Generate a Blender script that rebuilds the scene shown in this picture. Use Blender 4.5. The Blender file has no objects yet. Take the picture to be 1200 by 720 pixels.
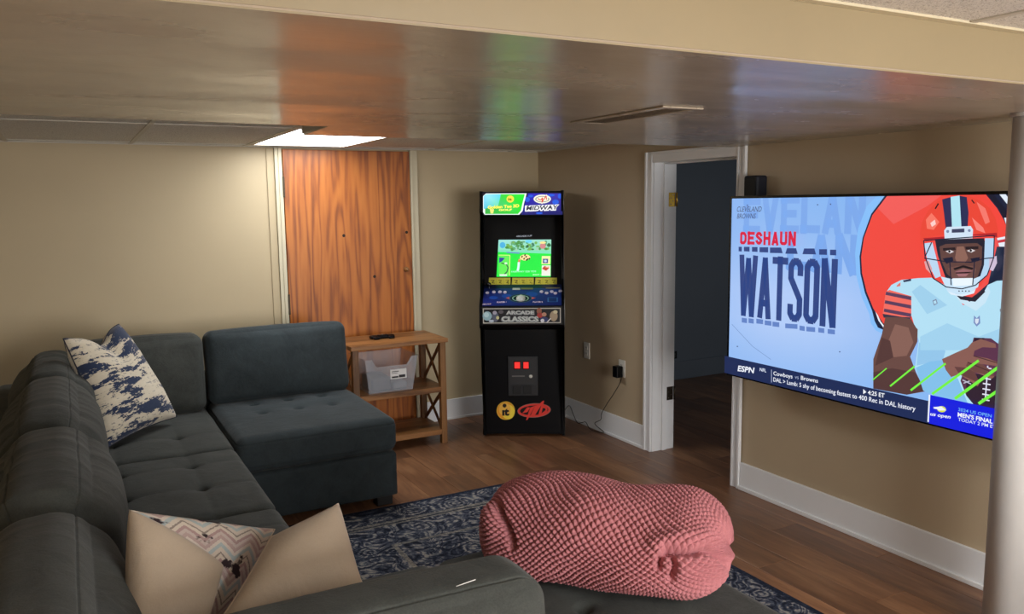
import bpy, bmesh, math, random
import numpy as np
from mathutils import Vector, Matrix
random.seed(7); rng = np.random.default_rng(7)
S = bpy.context.scene; C = S.collection
# ------------------------------------------------------------ camera
FPX, YAW, PITCH, ROLL, CAMH = 961.15, 0.4953916, 0.1258919, -0.0132255, 1.65
cy_, sy_ = math.cos(YAW), math.sin(YAW); cp_, sp_ = math.cos(PITCH), math.sin(PITCH)
FW = Vector((sy_*cp_, cy_*cp_, -sp_)); RT = Vector((cy_, -sy_, 0)); UP = RT.cross(FW)
cr_, sr_ = math.cos(ROLL), math.sin(ROLL)
R2 = RT*cr_ + UP*sr_; U2 = UP*cr_ - RT*sr_
CAM = Vector((0, 0, CAMH))
cd = bpy.data.cameras.new('camera'); cam = bpy.data.objects.new('camera', cd); C.objects.link(cam)
cd.sensor_fit = 'HORIZONTAL'; cd.sensor_width = 36; cd.lens = FPX/1200*36; cd.clip_start = .05
cam.matrix_world = Matrix(((R2.x, U2.x, -FW.x, 0), (R2.y, U2.y, -FW.y, 0), (R2.z, U2.z, -FW.z, CAMH), (0, 0, 0, 1)))
S.camera = cam
# ------------------------------------------------------------ world, exposure, light levels
w = bpy.data.worlds.new('world'); S.world = w; w.use_nodes = True
w.node_tree.nodes['Background'].inputs[0].default_value = (.5, .55, .65, 1)
w.node_tree.nodes['Background'].inputs[1].default_value = .05
S.view_settings.view_transform = 'Standard'; S.view_settings.look = 'None'
S.view_settings.gamma = 1; S.view_settings.use_curve_mapping = False
S.view_settings.exposure = 0.40
PANEL_BACK = 7.6      # lit ceiling panel above the wooden door
PANEL_NEAR = 24.0      # lit ceiling panels of the near part of the room
SCREEN = 0.78
# added fill lamp behind the camera for soft frontal light; no window there
ad = bpy.data.lights.new('rear_fill_light', 'AREA'); ad.shape = 'RECTANGLE'; ad.size = 2.2; ad.size_y = 1.1; ad.energy = 112; ad.color = (1, .98, .97)
ao = bpy.data.objects.new('rear_fill_light', ad); C.objects.link(ao); ao.location = (1.85, -2.32, 1.3); ao.rotation_euler = (math.radians(90), 0, 0)

ad2 = bpy.data.lights.new('spare_room_fill', 'AREA'); ad2.size = 1.0; ad2.energy = 8; ad2.color = (.9, .95, 1)  # added dim bluish fill to lift the spare room, not a real source
ao2 = bpy.data.objects.new('spare_room_fill', ad2); C.objects.link(ao2); ao2.location = (5.6, 2.75, 1.2); ao2.rotation_euler = (math.radians(80), 0, math.radians(20))

# ------------------------------------------------------------ colour / material helpers
def lin(c):
    o = []
    for v in c[:3]:
        v = v/255.; o.append(v/12.92 if v <= .04045 else ((v+.055)/1.055)**2.4)
    return tuple(o)+(1.0,)
class NT:
    def __init__(s, name):
        s.m = bpy.data.materials.new(name); s.m.use_nodes = True; s.t = s.m.node_tree
        s.b = s.t.nodes['Principled BSDF']
    def n(s, ty, **kw):
        nd = s.t.nodes.new(ty)
        for k, v in kw.items():
            if k in nd.inputs: nd.inputs[k].default_value = v
            else: setattr(nd, k, v)
        return nd
    def l(s, a, b): s.t.links.new(a, b)
    def math(s, op, a, b=None, c=None):
        nd = s.t.nodes.new('ShaderNodeMath'); nd.operation = op
        for i, v in enumerate((a, b, c)):
            if v is None: continue
            if isinstance(v, (int, float)): nd.inputs[i].default_value = v
            else: s.l(v, nd.inputs[i])
        return nd.outputs[0]
    def mix(s, f, a, b):
        nd = s.t.nodes.new('ShaderNodeMix'); nd.data_type = 'RGBA'
        for i, v in ((0, f), (6, a), (7, b)):
            if isinstance(v, (int, float)): nd.inputs[i].default_value = v
            elif isinstance(v, tuple): nd.inputs[i].default_value = v
            else: s.l(v, nd.inputs[i])
        return nd.outputs[2]
    def coord(s, kind='Object', scale=(1, 1, 1)):
        tc = s.n('ShaderNodeTexCoord'); mp = s.n('ShaderNodeMapping'); mp.inputs['Scale'].default_value = scale
        s.l(tc.outputs[kind], mp.inputs[0]); return mp.outputs[0]
    def noise(s, vec, scale=5, detail=4, rough=.55, dist=0):
        nd = s.n('ShaderNodeTexNoise'); nd.inputs['Scale'].default_value = scale; nd.inputs['Detail'].default_value = detail
        nd.inputs['Roughness'].default_value = rough; nd.inputs['Distortion'].default_value = dist
        s.l(vec, nd.inputs['Vector']); return nd.outputs[0]
    def ramp(s, f, stops, interp='LINEAR'):
        nd = s.n('ShaderNodeValToRGB'); r = nd.color_ramp; r.interpolation = interp
        while len(r.elements) < len(stops): r.elements.new(.5)
        for e, (p, c) in zip(r.elements, stops):
            e.position = p; e.color = c if len(c) == 4 else tuple(c)+(1,)
        s.l(f, nd.inputs[0]); return nd.outputs[0]
    def bump(s, h, strength=.3, dist=.01):
        nd = s.n('ShaderNodeBump'); nd.inputs['Strength'].default_value = strength; nd.inputs['Distance'].default_value = dist
        s.l(h, nd.inputs['Height']); s.l(nd.outputs[0], s.b.inputs['Normal'])
    def base(s, col, rough=.6, spec=.5, metal=0):
        if isinstance(col, tuple): s.b.inputs['Base Color'].default_value = col
        else: s.l(col, s.b.inputs['Base Color'])
        s.b.inputs['Roughness'].default_value = rough; s.b.inputs['Metallic'].default_value = metal
        s.b.inputs['Specular IOR Level'].default_value = spec
        return s
def paint(name, rgb, rough=.6, var=.06, scale=3, bump=.15, bscale=60, spec=.5, bdist=.002):
    m = NT(name); v = m.coord(); n1 = m.noise(v, scale, 3)
    c = lin(rgb); d = tuple(x*(1-var*2) for x in c[:3])+(1,)
    m.base(m.mix(n1, d, tuple(min(1, x*(1+var)) for x in c[:3])+(1,)), rough, spec)
    m.bump(m.noise(v, bscale, 3), bump, bdist); return m.m
def plain(name, rgb, rough=.5, metal=0, spec=.5):
    m = NT(name); v = m.coord(); n1 = m.noise(v, 25, 3); c = lin(rgb)
    m.base(m.mix(n1, tuple(x*.88 for x in c[:3])+(1,), c), rough, spec, metal); return m.m
def fabric(name, rgb, rough=.9, sheen=.4, scale=260, var=.36, bump=.4):
    m = NT(name); v = m.coord(); c = lin(rgb)
    n1 = m.noise(v, 9, 6, .68, .5); n2 = m.noise(v, scale, 2)
    f = m.math('ADD', m.math('MULTIPLY', n1, .6), m.math('MULTIPLY', n2, .4))
    m.base(m.ramp(f, [(.3, tuple(x*(1-var) for x in c[:3])), (.7, tuple(x*(1+var) for x in c[:3]))]), rough, .25)
    m.b.inputs['Sheen Weight'].default_value = sheen; m.b.inputs['Sheen Roughness'].default_value = .4
    wv = m.noise(m.coord(scale=(1, 1, 1)), 11, 4, .6, .8)
    m.bump(m.math('ADD', m.math('MULTIPLY', n2, .12), wv), bump, .012); return m.m

M = {}
M['wall'] = paint('wall_paint', (188, 171, 138), .55, .05, 1.5, .12, 45)
M['wall_right'] = paint('wall_right_paint', (186, 168, 140), .5, .06, 2.2, .15, 30)
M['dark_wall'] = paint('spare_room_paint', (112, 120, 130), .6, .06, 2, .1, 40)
M['trim'] = paint('trim_paint', (232, 234, 236), .35, .04, 4, .08, 30)
M['trim_cream'] = paint('cream_trim_paint', (205, 196, 168), .45, .05, 4, .1, 30)
M['beam_face'] = paint('beam_face_dimmed', (152, 138, 108), .4, .05, 2, .25, 12, .5, .004)  # front of the soffit, same paint, colour darkened to offset the frontal light
# glossy soffit with an uneven, patched surface
m = NT('soffit_gloss'); v = m.coord(); n1 = m.noise(v, 1.3, 4)
m.base(m.mix(n1, lin((176, 164, 148)), lin((192, 180, 160))), .24, .6)
h = m.math('ADD', m.noise(m.coord(scale=(.5, 1.6, 1)), 1.1, 2, .4), m.math('MULTIPLY', m.noise(v, 30, 3), .015))
m.l(m.ramp(m.noise(m.coord(scale=(1, 2.5, 1)), 1.7, 4), [(.35, (.17, .17, .17)), (.7, (.32, .32, .32))]), m.b.inputs['Roughness'])
h = m.math('ADD', h, m.math('MULTIPLY', m.noise(m.coord(scale=(.5, 3, 1)), 4.5, 4, .6), .035))
m.bump(h, .55, .045); M['soffit'] = m.m
# acoustic tile
m = NT('ceiling_tile_texture'); v = m.coord(); a = m.noise(v, 190, 2, .7); b = m.noise(v, 60, 3, .6)
m.base(m.ramp(a, [(.36, lin((168, 164, 158))), (.46, lin((228, 226, 220)))]), .9, .2)
m.bump(m.math('ADD', a, b), .5, .004); M['tile'] = m.m
M['grid'] = plain('ceiling_grid_metal', (205, 200, 188), .5)
# floor planks
def plank_mat(name):
    m = NT(name); tc = m.n('ShaderNodeTexCoord'); oi = m.n('ShaderNodeObjectInfo')
    off = m.n('ShaderNodeVectorMath', operation='SCALE'); cmb = m.n('ShaderNodeCombineXYZ')
    m.l(oi.outputs['Random'], cmb.inputs[0]); m.l(oi.outputs['Random'], cmb.inputs[1]); m.l(cmb.outputs[0], off.inputs[0]); off.inputs['Scale'].default_value = 37
    ad = m.n('ShaderNodeVectorMath', operation='ADD'); m.l(tc.outputs['Object'], ad.inputs[0]); m.l(off.outputs[0], ad.inputs[1])
    mp = m.n('ShaderNodeMapping'); mp.inputs['Scale'].default_value = (1, .12, 1); m.l(ad.outputs[0], mp.inputs[0])
    n1 = m.noise(mp.outputs[0], 9, 6, .62, 1.0); n2 = m.noise(mp.outputs[0], 45, 4, .6, .3)
    mp2 = m.n('ShaderNodeMapping'); mp2.inputs['Scale'].default_value = (1, .35, 1); m.l(ad.outputs[0], mp2.inputs[0])
    n3 = m.noise(mp2.outputs[0], 3.2, 3, .5, .6)
    f = m.math('ADD', m.math('MULTIPLY', n1, .5), m.math('ADD', m.math('MULTIPLY', n2, .2), m.math('MULTIPLY', n3, .3)))
    col = m.ramp(f, [(.33, lin((80, 54, 38))), (.5, lin((128, 90, 63))), (.66, lin((166, 124, 90)))])
    tint = m.mix(oi.outputs['Random'], (.72, .72, .74, 1), (1.12, 1.08, 1.02, 1))
    mm = m.n('ShaderNodeMix'); mm.data_type = 'RGBA'; mm.blend_type = 'MULTIPLY'; mm.inputs[0].default_value = 1
    m.l(col, mm.inputs[6]); m.l(tint, mm.inputs[7])
    m.base(mm.outputs[2], .36, .5); m.bump(n2, .12, .002); return m.m
M['plank'] = plank_mat('walnut_laminate')
M['subfloor'] = plain('joint_dark', (40, 26, 18), .8)
def wood(name, dark, mid, light, grain=(6, 6, .6), rough=.4, rings=9, axis_noise=1.0):
    m = NT(name); v = m.coord(scale=grain); big = m.noise(v, axis_noise, 3, .5, .3)
    r = m.math('SINE', m.math('MULTIPLY', big, rings*6.283))
    fine = m.noise(m.coord(scale=tuple(g*5 for g in grain)), 4, 4)
    f = m.math('ADD', m.math('MULTIPLY', r, .22), m.math('ADD', m.math('MULTIPLY', fine, .6), .22))
    m.base(m.ramp(f, [(.2, lin(dark)), (.5, lin(mid)), (.85, lin(light))]), rough); m.bump(f, .1, .001); return m.m
M['plywood'] = wood('orange_plywood', (118, 58, 14), (166, 92, 28), (182, 108, 40), (2.6, 2.6, .2), .42, 14, 1.5)
M['shelf_x'] = wood('shelf_wood', (82, 52, 26), (132, 88, 48), (160, 112, 64), (.5, 6, 6), .42, 4)
M['shelf_z'] = wood('shelf_post_wood', (78, 50, 26), (118, 80, 44), (144, 102, 58), (6, 6, .5), .42, 4)
M['fabric'] = fabric('charcoal_microfibre', (64, 67, 64), .9, .08)
M['fabric_blue'] = fabric('charcoal_blue_microfibre', (50, 58, 61), .9, .1)
M['beige_velvet'] = fabric('beige_velvet', (176, 160, 140), .8, .25, 300, .06, .25)
M['foot'] = plain('black_plastic_foot', (18, 18, 20), .5)
M['black'] = plain('black_satin', (3, 4, 8), .4, 0, .2)
M['black_matte'] = plain('black_matte', (14, 14, 16), .7)
M['black_gloss'] = plain('black_gloss', (8, 8, 10), .15)
M['speaker'] = plain('speaker_shell', (20, 26, 42), .55)
M['silver'] = plain('silver_edge', (120, 120, 118), .4, .6)
M['chrome'] = plain('chrome', (200, 200, 200), .2, 1)
M['brass'] = plain('brass', (205, 165, 70), .3, .9)
M['bronze'] = plain('dark_bronze', (70, 60, 48), .4, .8)
M['white_plastic'] = plain('white_plastic', (225, 222, 212), .35)
M['label'] = plain('paper_label', (232, 232, 230), .6)
M['ink'] = plain('black_ink', (30, 30, 34), .6)
M['pole'] = paint('pole_paint', (205, 205, 203), .4, .05, 6, .3, 25, .5, .003)
M['red_glow'] = None
def emit(name, rgb, st):
    m = NT(name); m.base((.02, .02, .02, 1), .4); m.b.inputs['Emission Color'].default_value = lin(rgb); m.b.inputs['Emission Strength'].default_value = st; return m.m
M['red_glow'] = emit('coin_slot_glow', (225, 40, 35), 1.0)
def panel_mat(name, st):
    m = NT(name); m.base((.8, .8, .8, 1), .5)
    v = m.coord(); vo = m.n('ShaderNodeTexVoronoi'); vo.inputs['Scale'].default_value = 70; m.l(v, vo.inputs['Vector'])
    m.l(m.ramp(vo.outputs[0], [(0, (.86, .93, 1)), (.7, (1, 1, 1))]), m.b.inputs['Emission Color'])
    m.b.inputs['Emission Strength'].default_value = st; return m.m
M['panel_back'] = panel_mat('panel_diffuser', PANEL_BACK)
M['panel_near'] = panel_mat('panel_diffuser_near', PANEL_NEAR)
def vcol(name, emis, rough=.3):
    m = NT(name); a = m.n('ShaderNodeVertexColor'); a.layer_name = 'Col'
    if emis:
        m.base((.01, .01, .012, 1), .35); m.l(a.outputs[0], m.b.inputs['Emission Color']); m.b.inputs['Emission Strength'].default_value = emis
    else: m.base(a.outputs[0], rough)
    return m.m
M['screen'] = vcol('screen_pixels', SCREEN)
M['arc_screen'] = vcol('arcade_pixels', .9)
M['print'] = vcol('printed_graphics', 0, .35)
# blue and cream brushed pillow
m = NT('brushed_navy_print'); uv = m.coord('UV', (1, 1, 1))
mpn = m.coord('UV', (.8, 3.4, 1)); n1 = m.noise(mpn, 2.4, 7, .66, .12); n2 = m.noise(m.coord('UV', (1, 2, 1)), 26, 4, .7)
f = m.math('ADD', m.math('MULTIPLY', n1, .8), m.math('MULTIPLY', n2, .2))
m.base(m.ramp(f, [(.0, lin((28, 38, 62))), (.478, lin((44, 58, 88))), (.492, lin((216, 206, 184))), (.60, lin((226, 217, 198))), (.61, lin((40, 44, 62))), (.625, lin((222, 212, 192)))]), .85, .3)
m.b.inputs['Sheen Weight'].default_value = .2; m.bump(n2, .3, .003); M['navy_print'] = m.m
# zigzag woven pattern of the second pillow
m = NT('zigzag_weave'); tc = m.n('ShaderNodeTexCoord'); sp = m.n('ShaderNodeSeparateXYZ'); m.l(tc.outputs['UV'], sp.inputs[0])
zz = m.math('PINGPONG', m.math('MULTIPLY', sp.outputs[0], 1), .13)
nn = m.noise(m.coord('UV'), 60, 3, .7); n3 = m.noise(m.coord('UV'), 3.2, 4, .6)
f = m.math('FRACT', m.math('ADD', m.math('MULTIPLY', m.math('ADD', sp.outputs[1], zz), 3.2), m.math('MULTIPLY', nn, .12)))
col = m.ramp(f, [(0, lin((212, 200, 184))), (.16, lin((176, 188, 188))), (.3, lin((214, 202, 190))), (.42, lin((188, 164, 158))), (.56, lin((202, 186, 178))), (.68, lin((178, 150, 146))), (.8, lin((214, 202, 186))), (.93, lin((150, 138, 128)))], 'CONSTANT')
m.base(m.mix(m.ramp(n3, [(.58, (0, 0, 0)), (.61, (1, 1, 1))]), col, lin((58, 46, 50))), .9, .2); m.bump(nn, .5, .004); M['zigzag'] = m.m
# rug
m = NT('distressed_rug'); tc = m.n('ShaderNodeTexCoord'); sp = m.n('ShaderNodeSeparateXYZ'); m.l(tc.outputs['Object'], sp.inputs[0])
RX, RY = .885, 1.45
dx = m.math('SUBTRACT', RX, m.math('ABSOLUTE', sp.outputs[0])); dy = m.math('SUBTRACT', RY, m.math('ABSOLUTE', sp.outputs[1]))
d = m.math('MINIMUM', dx, dy)
v = m.coord(); fine = m.noise(v, 55, 5, .75, .6); wear = m.noise(v, 9, 5, .65)
vo = m.n('ShaderNodeTexVoronoi', feature='SMOOTH_F1'); vo.inputs['Scale'].default_value = 8.5; m.l(v, vo.inputs['Vector'])
rings = m.math('SINE', m.math('MULTIPLY', vo.outputs[0], 34))
vine = m.math('SINE', m.math('MULTIPLY', m.noise(v, 7, 2, .4, 1.5), 50))
pat = m.math('ADD', m.math('MULTIPLY', m.math('ADD', rings, vine), .14), m.math('ADD', m.math('MULTIPLY', fine, 1.0), m.math('MULTIPLY', wear, .45)))
field = m.ramp(pat, [(.45, lin((32, 36, 48))), (.66, lin((56, 63, 80))), (.84, lin((100, 104, 114))), (.97, lin((160, 156, 148)))])
dark = m.ramp(fine, [(.3, lin((22, 26, 38))), (.55, lin((40, 48, 66))), (.72, lin((86, 92, 104)))])
cream = m.ramp(fine, [(.3, lin((60, 66, 80))), (.5, lin((120, 118, 114))), (.66, lin((176, 168, 152)))])
sel = m.ramp(d, [(0, (1, 0, 0)), (.028, (0, 0, 0)), (.21, (0, 1, 0)), (.235, (1, 0, 0)), (.25, (0, 1, 0)), (.262, (0, 0, 0)), (.50, (0, 1, 0)), (.52, (0, 0, 0))], 'CONSTANT')
ss = m.n('ShaderNodeSeparateColor'); m.l(sel, ss.inputs[0])
m.base(m.mix(ss.outputs[1], m.mix(ss.outputs[0], field, dark), cream), .95, .1); m.bump(fine, .8, .006); M['rug'] = m.m
m = NT('pink_chunky_knit'); v = m.coord(); n1 = m.noise(v, 120, 3, .7); n2 = m.noise(v, 4, 2)
m.base(m.mix(n1, lin((154, 94, 99)), lin((196, 129, 133))), .9, .2); m.b.inputs['Sheen Weight'].default_value = .3
m.b.inputs['Sheen Tint'].default_value = lin((240, 180, 190)); m.bump(n1, .5, .004); M['knit'] = m.m
m = NT('clear_plastic'); m.base(lin((215, 222, 232)), .22); m.b.inputs['Alpha'].default_value = .26; m.b.inputs['IOR'].default_value = 1.45
m.b.inputs['Roughness'].default_value = .18; M['clear'] = m.m
M['bin_stuff'] = plain('bin_contents_grey', (70, 76, 88), .6)

# ------------------------------------------------------------ object helpers
ORG = {}
def link(o, parent):
    C.objects.link(o)
    if parent is not None: o.parent = parent
def mesh(name, V, F, mat, parent=None, smooth=False, uv=None, org=None, mats=None, midx=None, autos=None):
    V = np.asarray(V, float).reshape(-1, 3)
    o0 = ORG.get(parent.name, Vector((0, 0, 0))) if parent is not None else (Vector(org) if org is not None else Vector((0, 0, 0)))
    V = V - np.array(o0)
    me = bpy.data.meshes.new(name)
    if isinstance(F, np.ndarray):
        nf, k = F.shape
        me.vertices.add(len(V)); me.vertices.foreach_set('co', V.astype(np.float32).ravel())
        me.loops.add(nf*k); me.loops.foreach_set('vertex_index', F.astype(np.int32).ravel())
        me.polygons.add(nf); me.polygons.foreach_set('loop_start', np.arange(0, nf*k, k, dtype=np.int32))
        me.update(calc_edges=True)
    else: me.from_pydata([tuple(x) for x in V], [], F); me.update()
    if uv is not None:
        ul = me.uv_layers.new(name='UVMap'); li = np.empty(len(me.loops), np.int32); me.loops.foreach_get('vertex_index', li)
        ul.data.foreach_set('uv', np.asarray(uv, np.float32)[li].ravel())
    for mt in (mats or [mat]): me.materials.append(mt)
    if midx is not None: me.polygons.foreach_set('material_index', np.asarray(midx, np.int32))
    if smooth: me.polygons.foreach_set('use_smooth', np.ones(len(me.polygons), bool))
    me.update()
    o = bpy.data.objects.new(name, me); link(o, parent)
    if parent is None and org is not None: o.location = org
    ORG[o.name] = Vector(o0)
    return o
def from_bm(name, bm, mat, parent=None, smooth=False, org=None):
    bmesh.ops.recalc_face_normals(bm, faces=bm.faces[:])
    V = [v.co[:] for v in bm.verts]; bm.verts.index_update(); F = [[v.index for v in f.verts] for f in bm.faces]; bm.free()
    return mesh(name, V, F, mat, parent, smooth, org=org)
def thing(name, label, cat, loc=(0, 0, 0), group=None):
    o = bpy.data.objects.new(name, None); C.objects.link(o); o.location = loc; o.empty_display_size = .1
    o['label'] = label; o['category'] = cat
    if group: o['group'] = group
    ORG[o.name] = Vector(loc); return o
def tag(o, label, cat, group=None):
    o['label'] = label; o['category'] = cat
    if group: o['group'] = group
    return o
def struct(o): o['kind'] = 'structure'; return o
def add_box(bm, lo, hi, bev=0, seg=2, xf=None):
    r = bmesh.ops.create_cube(bm, size=1); vs = r['verts']
    for v in vs:
        v.co = Vector([(lo[i]+hi[i])/2 + v.co[i]*(hi[i]-lo[i]) for i in range(3)])
    if bev:
        es = list({e for v in vs for e in v.link_edges})
        rr = bmesh.ops.bevel(bm, geom=es, offset=bev, segments=seg, affect='EDGES', profile=.5); vs = list({v for f in rr['faces'] for v in f.verts} | {v for v in vs if v.is_valid})
    if xf:
        for v in vs: v.co = xf(v.co)
    return vs
def box(name, lo, hi, mat, parent=None, bev=0, seg=2, xf=None, org=None, smooth=False):
    bm = bmesh.new(); add_box(bm, lo, hi, bev, seg, xf); return from_bm(name, bm, mat, parent, smooth, org)
def boxes(name, L, mat, parent=None, bev=0, xf=None, org=None):
    bm = bmesh.new()
    for lo, hi in L: add_box(bm, lo, hi, bev, 2, xf)
    return from_bm(name, bm, mat, parent, False, org)
def tube_geo(P, r, k=8):
    P = [Vector(p) for p in P]; V = []; F = []; prev = None
    for i, p in enumerate(P):
        t = (P[min(i+1, len(P)-1)]-P[max(i-1, 0)]).normalized()
        a = prev if prev is not None else (Vector((0, 0, 1)) if abs(t.z) < .9 else Vector((1, 0, 0)))
        a = (a - t*a.dot(t)).normalized(); b = t.cross(a); prev = a
        rr = r[i] if isinstance(r, (list, tuple)) else r
        for j in range(k):
            q = 2*math.pi*j/k; V.append(p + (a*math.cos(q)+b*math.sin(q))*rr)
    n = len(P)
    for i in range(n-1):
        for j in range(k): F.append([i*k+j, i*k+(j+1) % k, (i+1)*k+(j+1) % k, (i+1)*k+j])
    F.append(list(range(k))[::-1]); F.append([(n-1)*k+j for j in range(k)])
    return [tuple(v) for v in V], F
def tube(name, P, r, mat, parent=None, k=8, org=None):
    V, F = tube_geo(P, r, k); return mesh(name, V, F, mat, parent, True, org=org)
def prism(name, poly, axis_pts, mat, parent=None, org=None):
    """poly: list of 3D points, extruded by vector axis_pts"""
    n = len(poly); V = [tuple(p) for p in poly]+[tuple(Vector(p)+Vector(axis_pts)) for p in poly]
    bm = bmesh.new(); vs = [bm.verts.new(v) for v in V]
    bm.faces.new(vs[:n]); bm.faces.new(vs[n:][::-1])
    for i in range(n): bm.faces.new([vs[i], vs[(i+1) % n], vs[n+(i+1) % n], vs[n+i]])
    bmesh.ops.triangulate(bm, faces=[f for f in bm.faces if len(f.verts) > 4])
    return from_bm(name, bm, mat, parent, False, org)
def disc(name, c, axis, r, h, mat, parent=None, k=20, dome=0):
    """short lathe: cylinder from c along axis, optional dome"""
    ax = Vector(axis).normalized(); pts = [(0, r*.98), (.02*h, r), (h*.85, r), (h, r*.9)]
    if dome: pts = [(h*math.sin(a)*1.0, r*math.cos(a)) for a in np.linspace(0, math.pi/2*.97, 8)]
    P = [Vector(c)+ax*t for t, _ in pts]; V = []; F = []
    a = ax.orthogonal().normalized(); b = ax.cross(a)
    for p, (t, rr) in zip(P, pts):
        for j in range(k): q = 2*math.pi*j/k; V.append(tuple(p+(a*math.cos(q)+b*math.sin(q))*rr))
    for i in range(len(P)-1):
        for j in range(k): F.append([i*k+j, i*k+(j+1) % k, (i+1)*k+(j+1) % k, (i+1)*k+j])
    F.append(list(range(k))[::-1]); F.append([(len(P)-1)*k+j for j in range(k)])
    return mesh(name, V, F, mat, parent, bool(dome))
def softbox_geo(lo, hi, r, nx=24, bulge=(0, 0, 0), fn=None):
    """rounded, pillowy box; fn(P,N)->displacement along normal"""
    lo = np.array(lo, float); hi = np.array(hi, float); c = (lo+hi)/2; hs = (hi-lo)/2
    lin_ = np.linspace(-1, 1, nx+1); G = []; F = []; off = 0
    g1, g2 = np.meshgrid(lin_, lin_, indexing='ij')
    for ax in range(3):
        for s in (-1, 1):
            P = np.zeros(g1.shape+(3,)); P[..., ax] = s; P[..., (ax+1) % 3] = g1; P[..., (ax+2) % 3] = g2
            G.append(P.reshape(-1, 3)); idx = np.arange((nx+1)**2).reshape(nx+1, nx+1)+off
            q = np.stack([idx[:-1, :-1], idx[1:, :-1], idx[1:, 1:], idx[:-1, 1:]], -1).reshape(-1, 4)
            F.append(q if s > 0 else q[:, ::-1]); off += (nx+1)**2
    P = np.concatenate(G); F = np.concatenate(F)
    key = np.round(P*1e5).astype(np.int64); _, first, inv = np.unique(key, axis=0, return_index=True, return_inverse=True)
    inv = inv.reshape(-1); P = P[first]; F = inv[F]
    q = P*hs; rr = np.minimum(r, hs*.98); inner = np.clip(q, -(hs-rr), hs-rr); dlt = q-inner
    # cube corner directions -> sphere
    nn = dlt/np.maximum(np.linalg.norm(dlt/rr, axis=1, keepdims=True), 1e-9)/rr
    pos = inner+nn*rr; N = nn/np.maximum(np.linalg.norm(nn, axis=1, keepdims=True), 1e-9)
    for ax in range(3):
        a, b = (ax+1) % 3, (ax+2) % 3
        wgt = (1-np.abs(P[:, a])**2.2)*(1-np.abs(P[:, b])**2.2)
        pos[:, ax] += bulge[ax]*wgt*(pos[:, ax]/hs[ax])
    pos = pos+c
    if fn is not None: pos = pos+N*fn(pos, N, P)[:, None]
    return pos, F
def softbox(name, lo, hi, r, mat, parent, nx=24, bulge=(0, 0, 0), fn=None, xf=None):
    P, F = softbox_geo(lo, hi, r, nx, bulge, fn)
    if xf is not None: P = xf(P)
    return mesh(name, P, F, mat, parent, True)
def rotx(P, ang, c):
    P = P-np.array(c); s, k = math.sin(ang), math.cos(ang)
    return np.stack([P[:, 0], P[:, 1]*k-P[:, 2]*s, P[:, 1]*s+P[:, 2]*k], 1)+np.array(c)
def roty(P, ang, c):
    P = P-np.array(c); s, k = math.sin(ang), math.cos(ang)
    return np.stack([P[:, 0]*k+P[:, 2]*s, P[:, 1], -P[:, 0]*s+P[:, 2]*k], 1)+np.array(c)
def wob(P, seed, f=6., a=1., n=6):
    """smooth pseudo-noise"""
    g = np.random.default_rng(seed); out = np.zeros(len(P))
    for _ in range(n):
        k = g.normal(size=3)*f; out += np.sin(P@k+g.uniform(0, 6.28))
    return out/n*a
def smooth01(x): x = np.clip(x, 0, 1); return x*x*(3-2*x)

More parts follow.
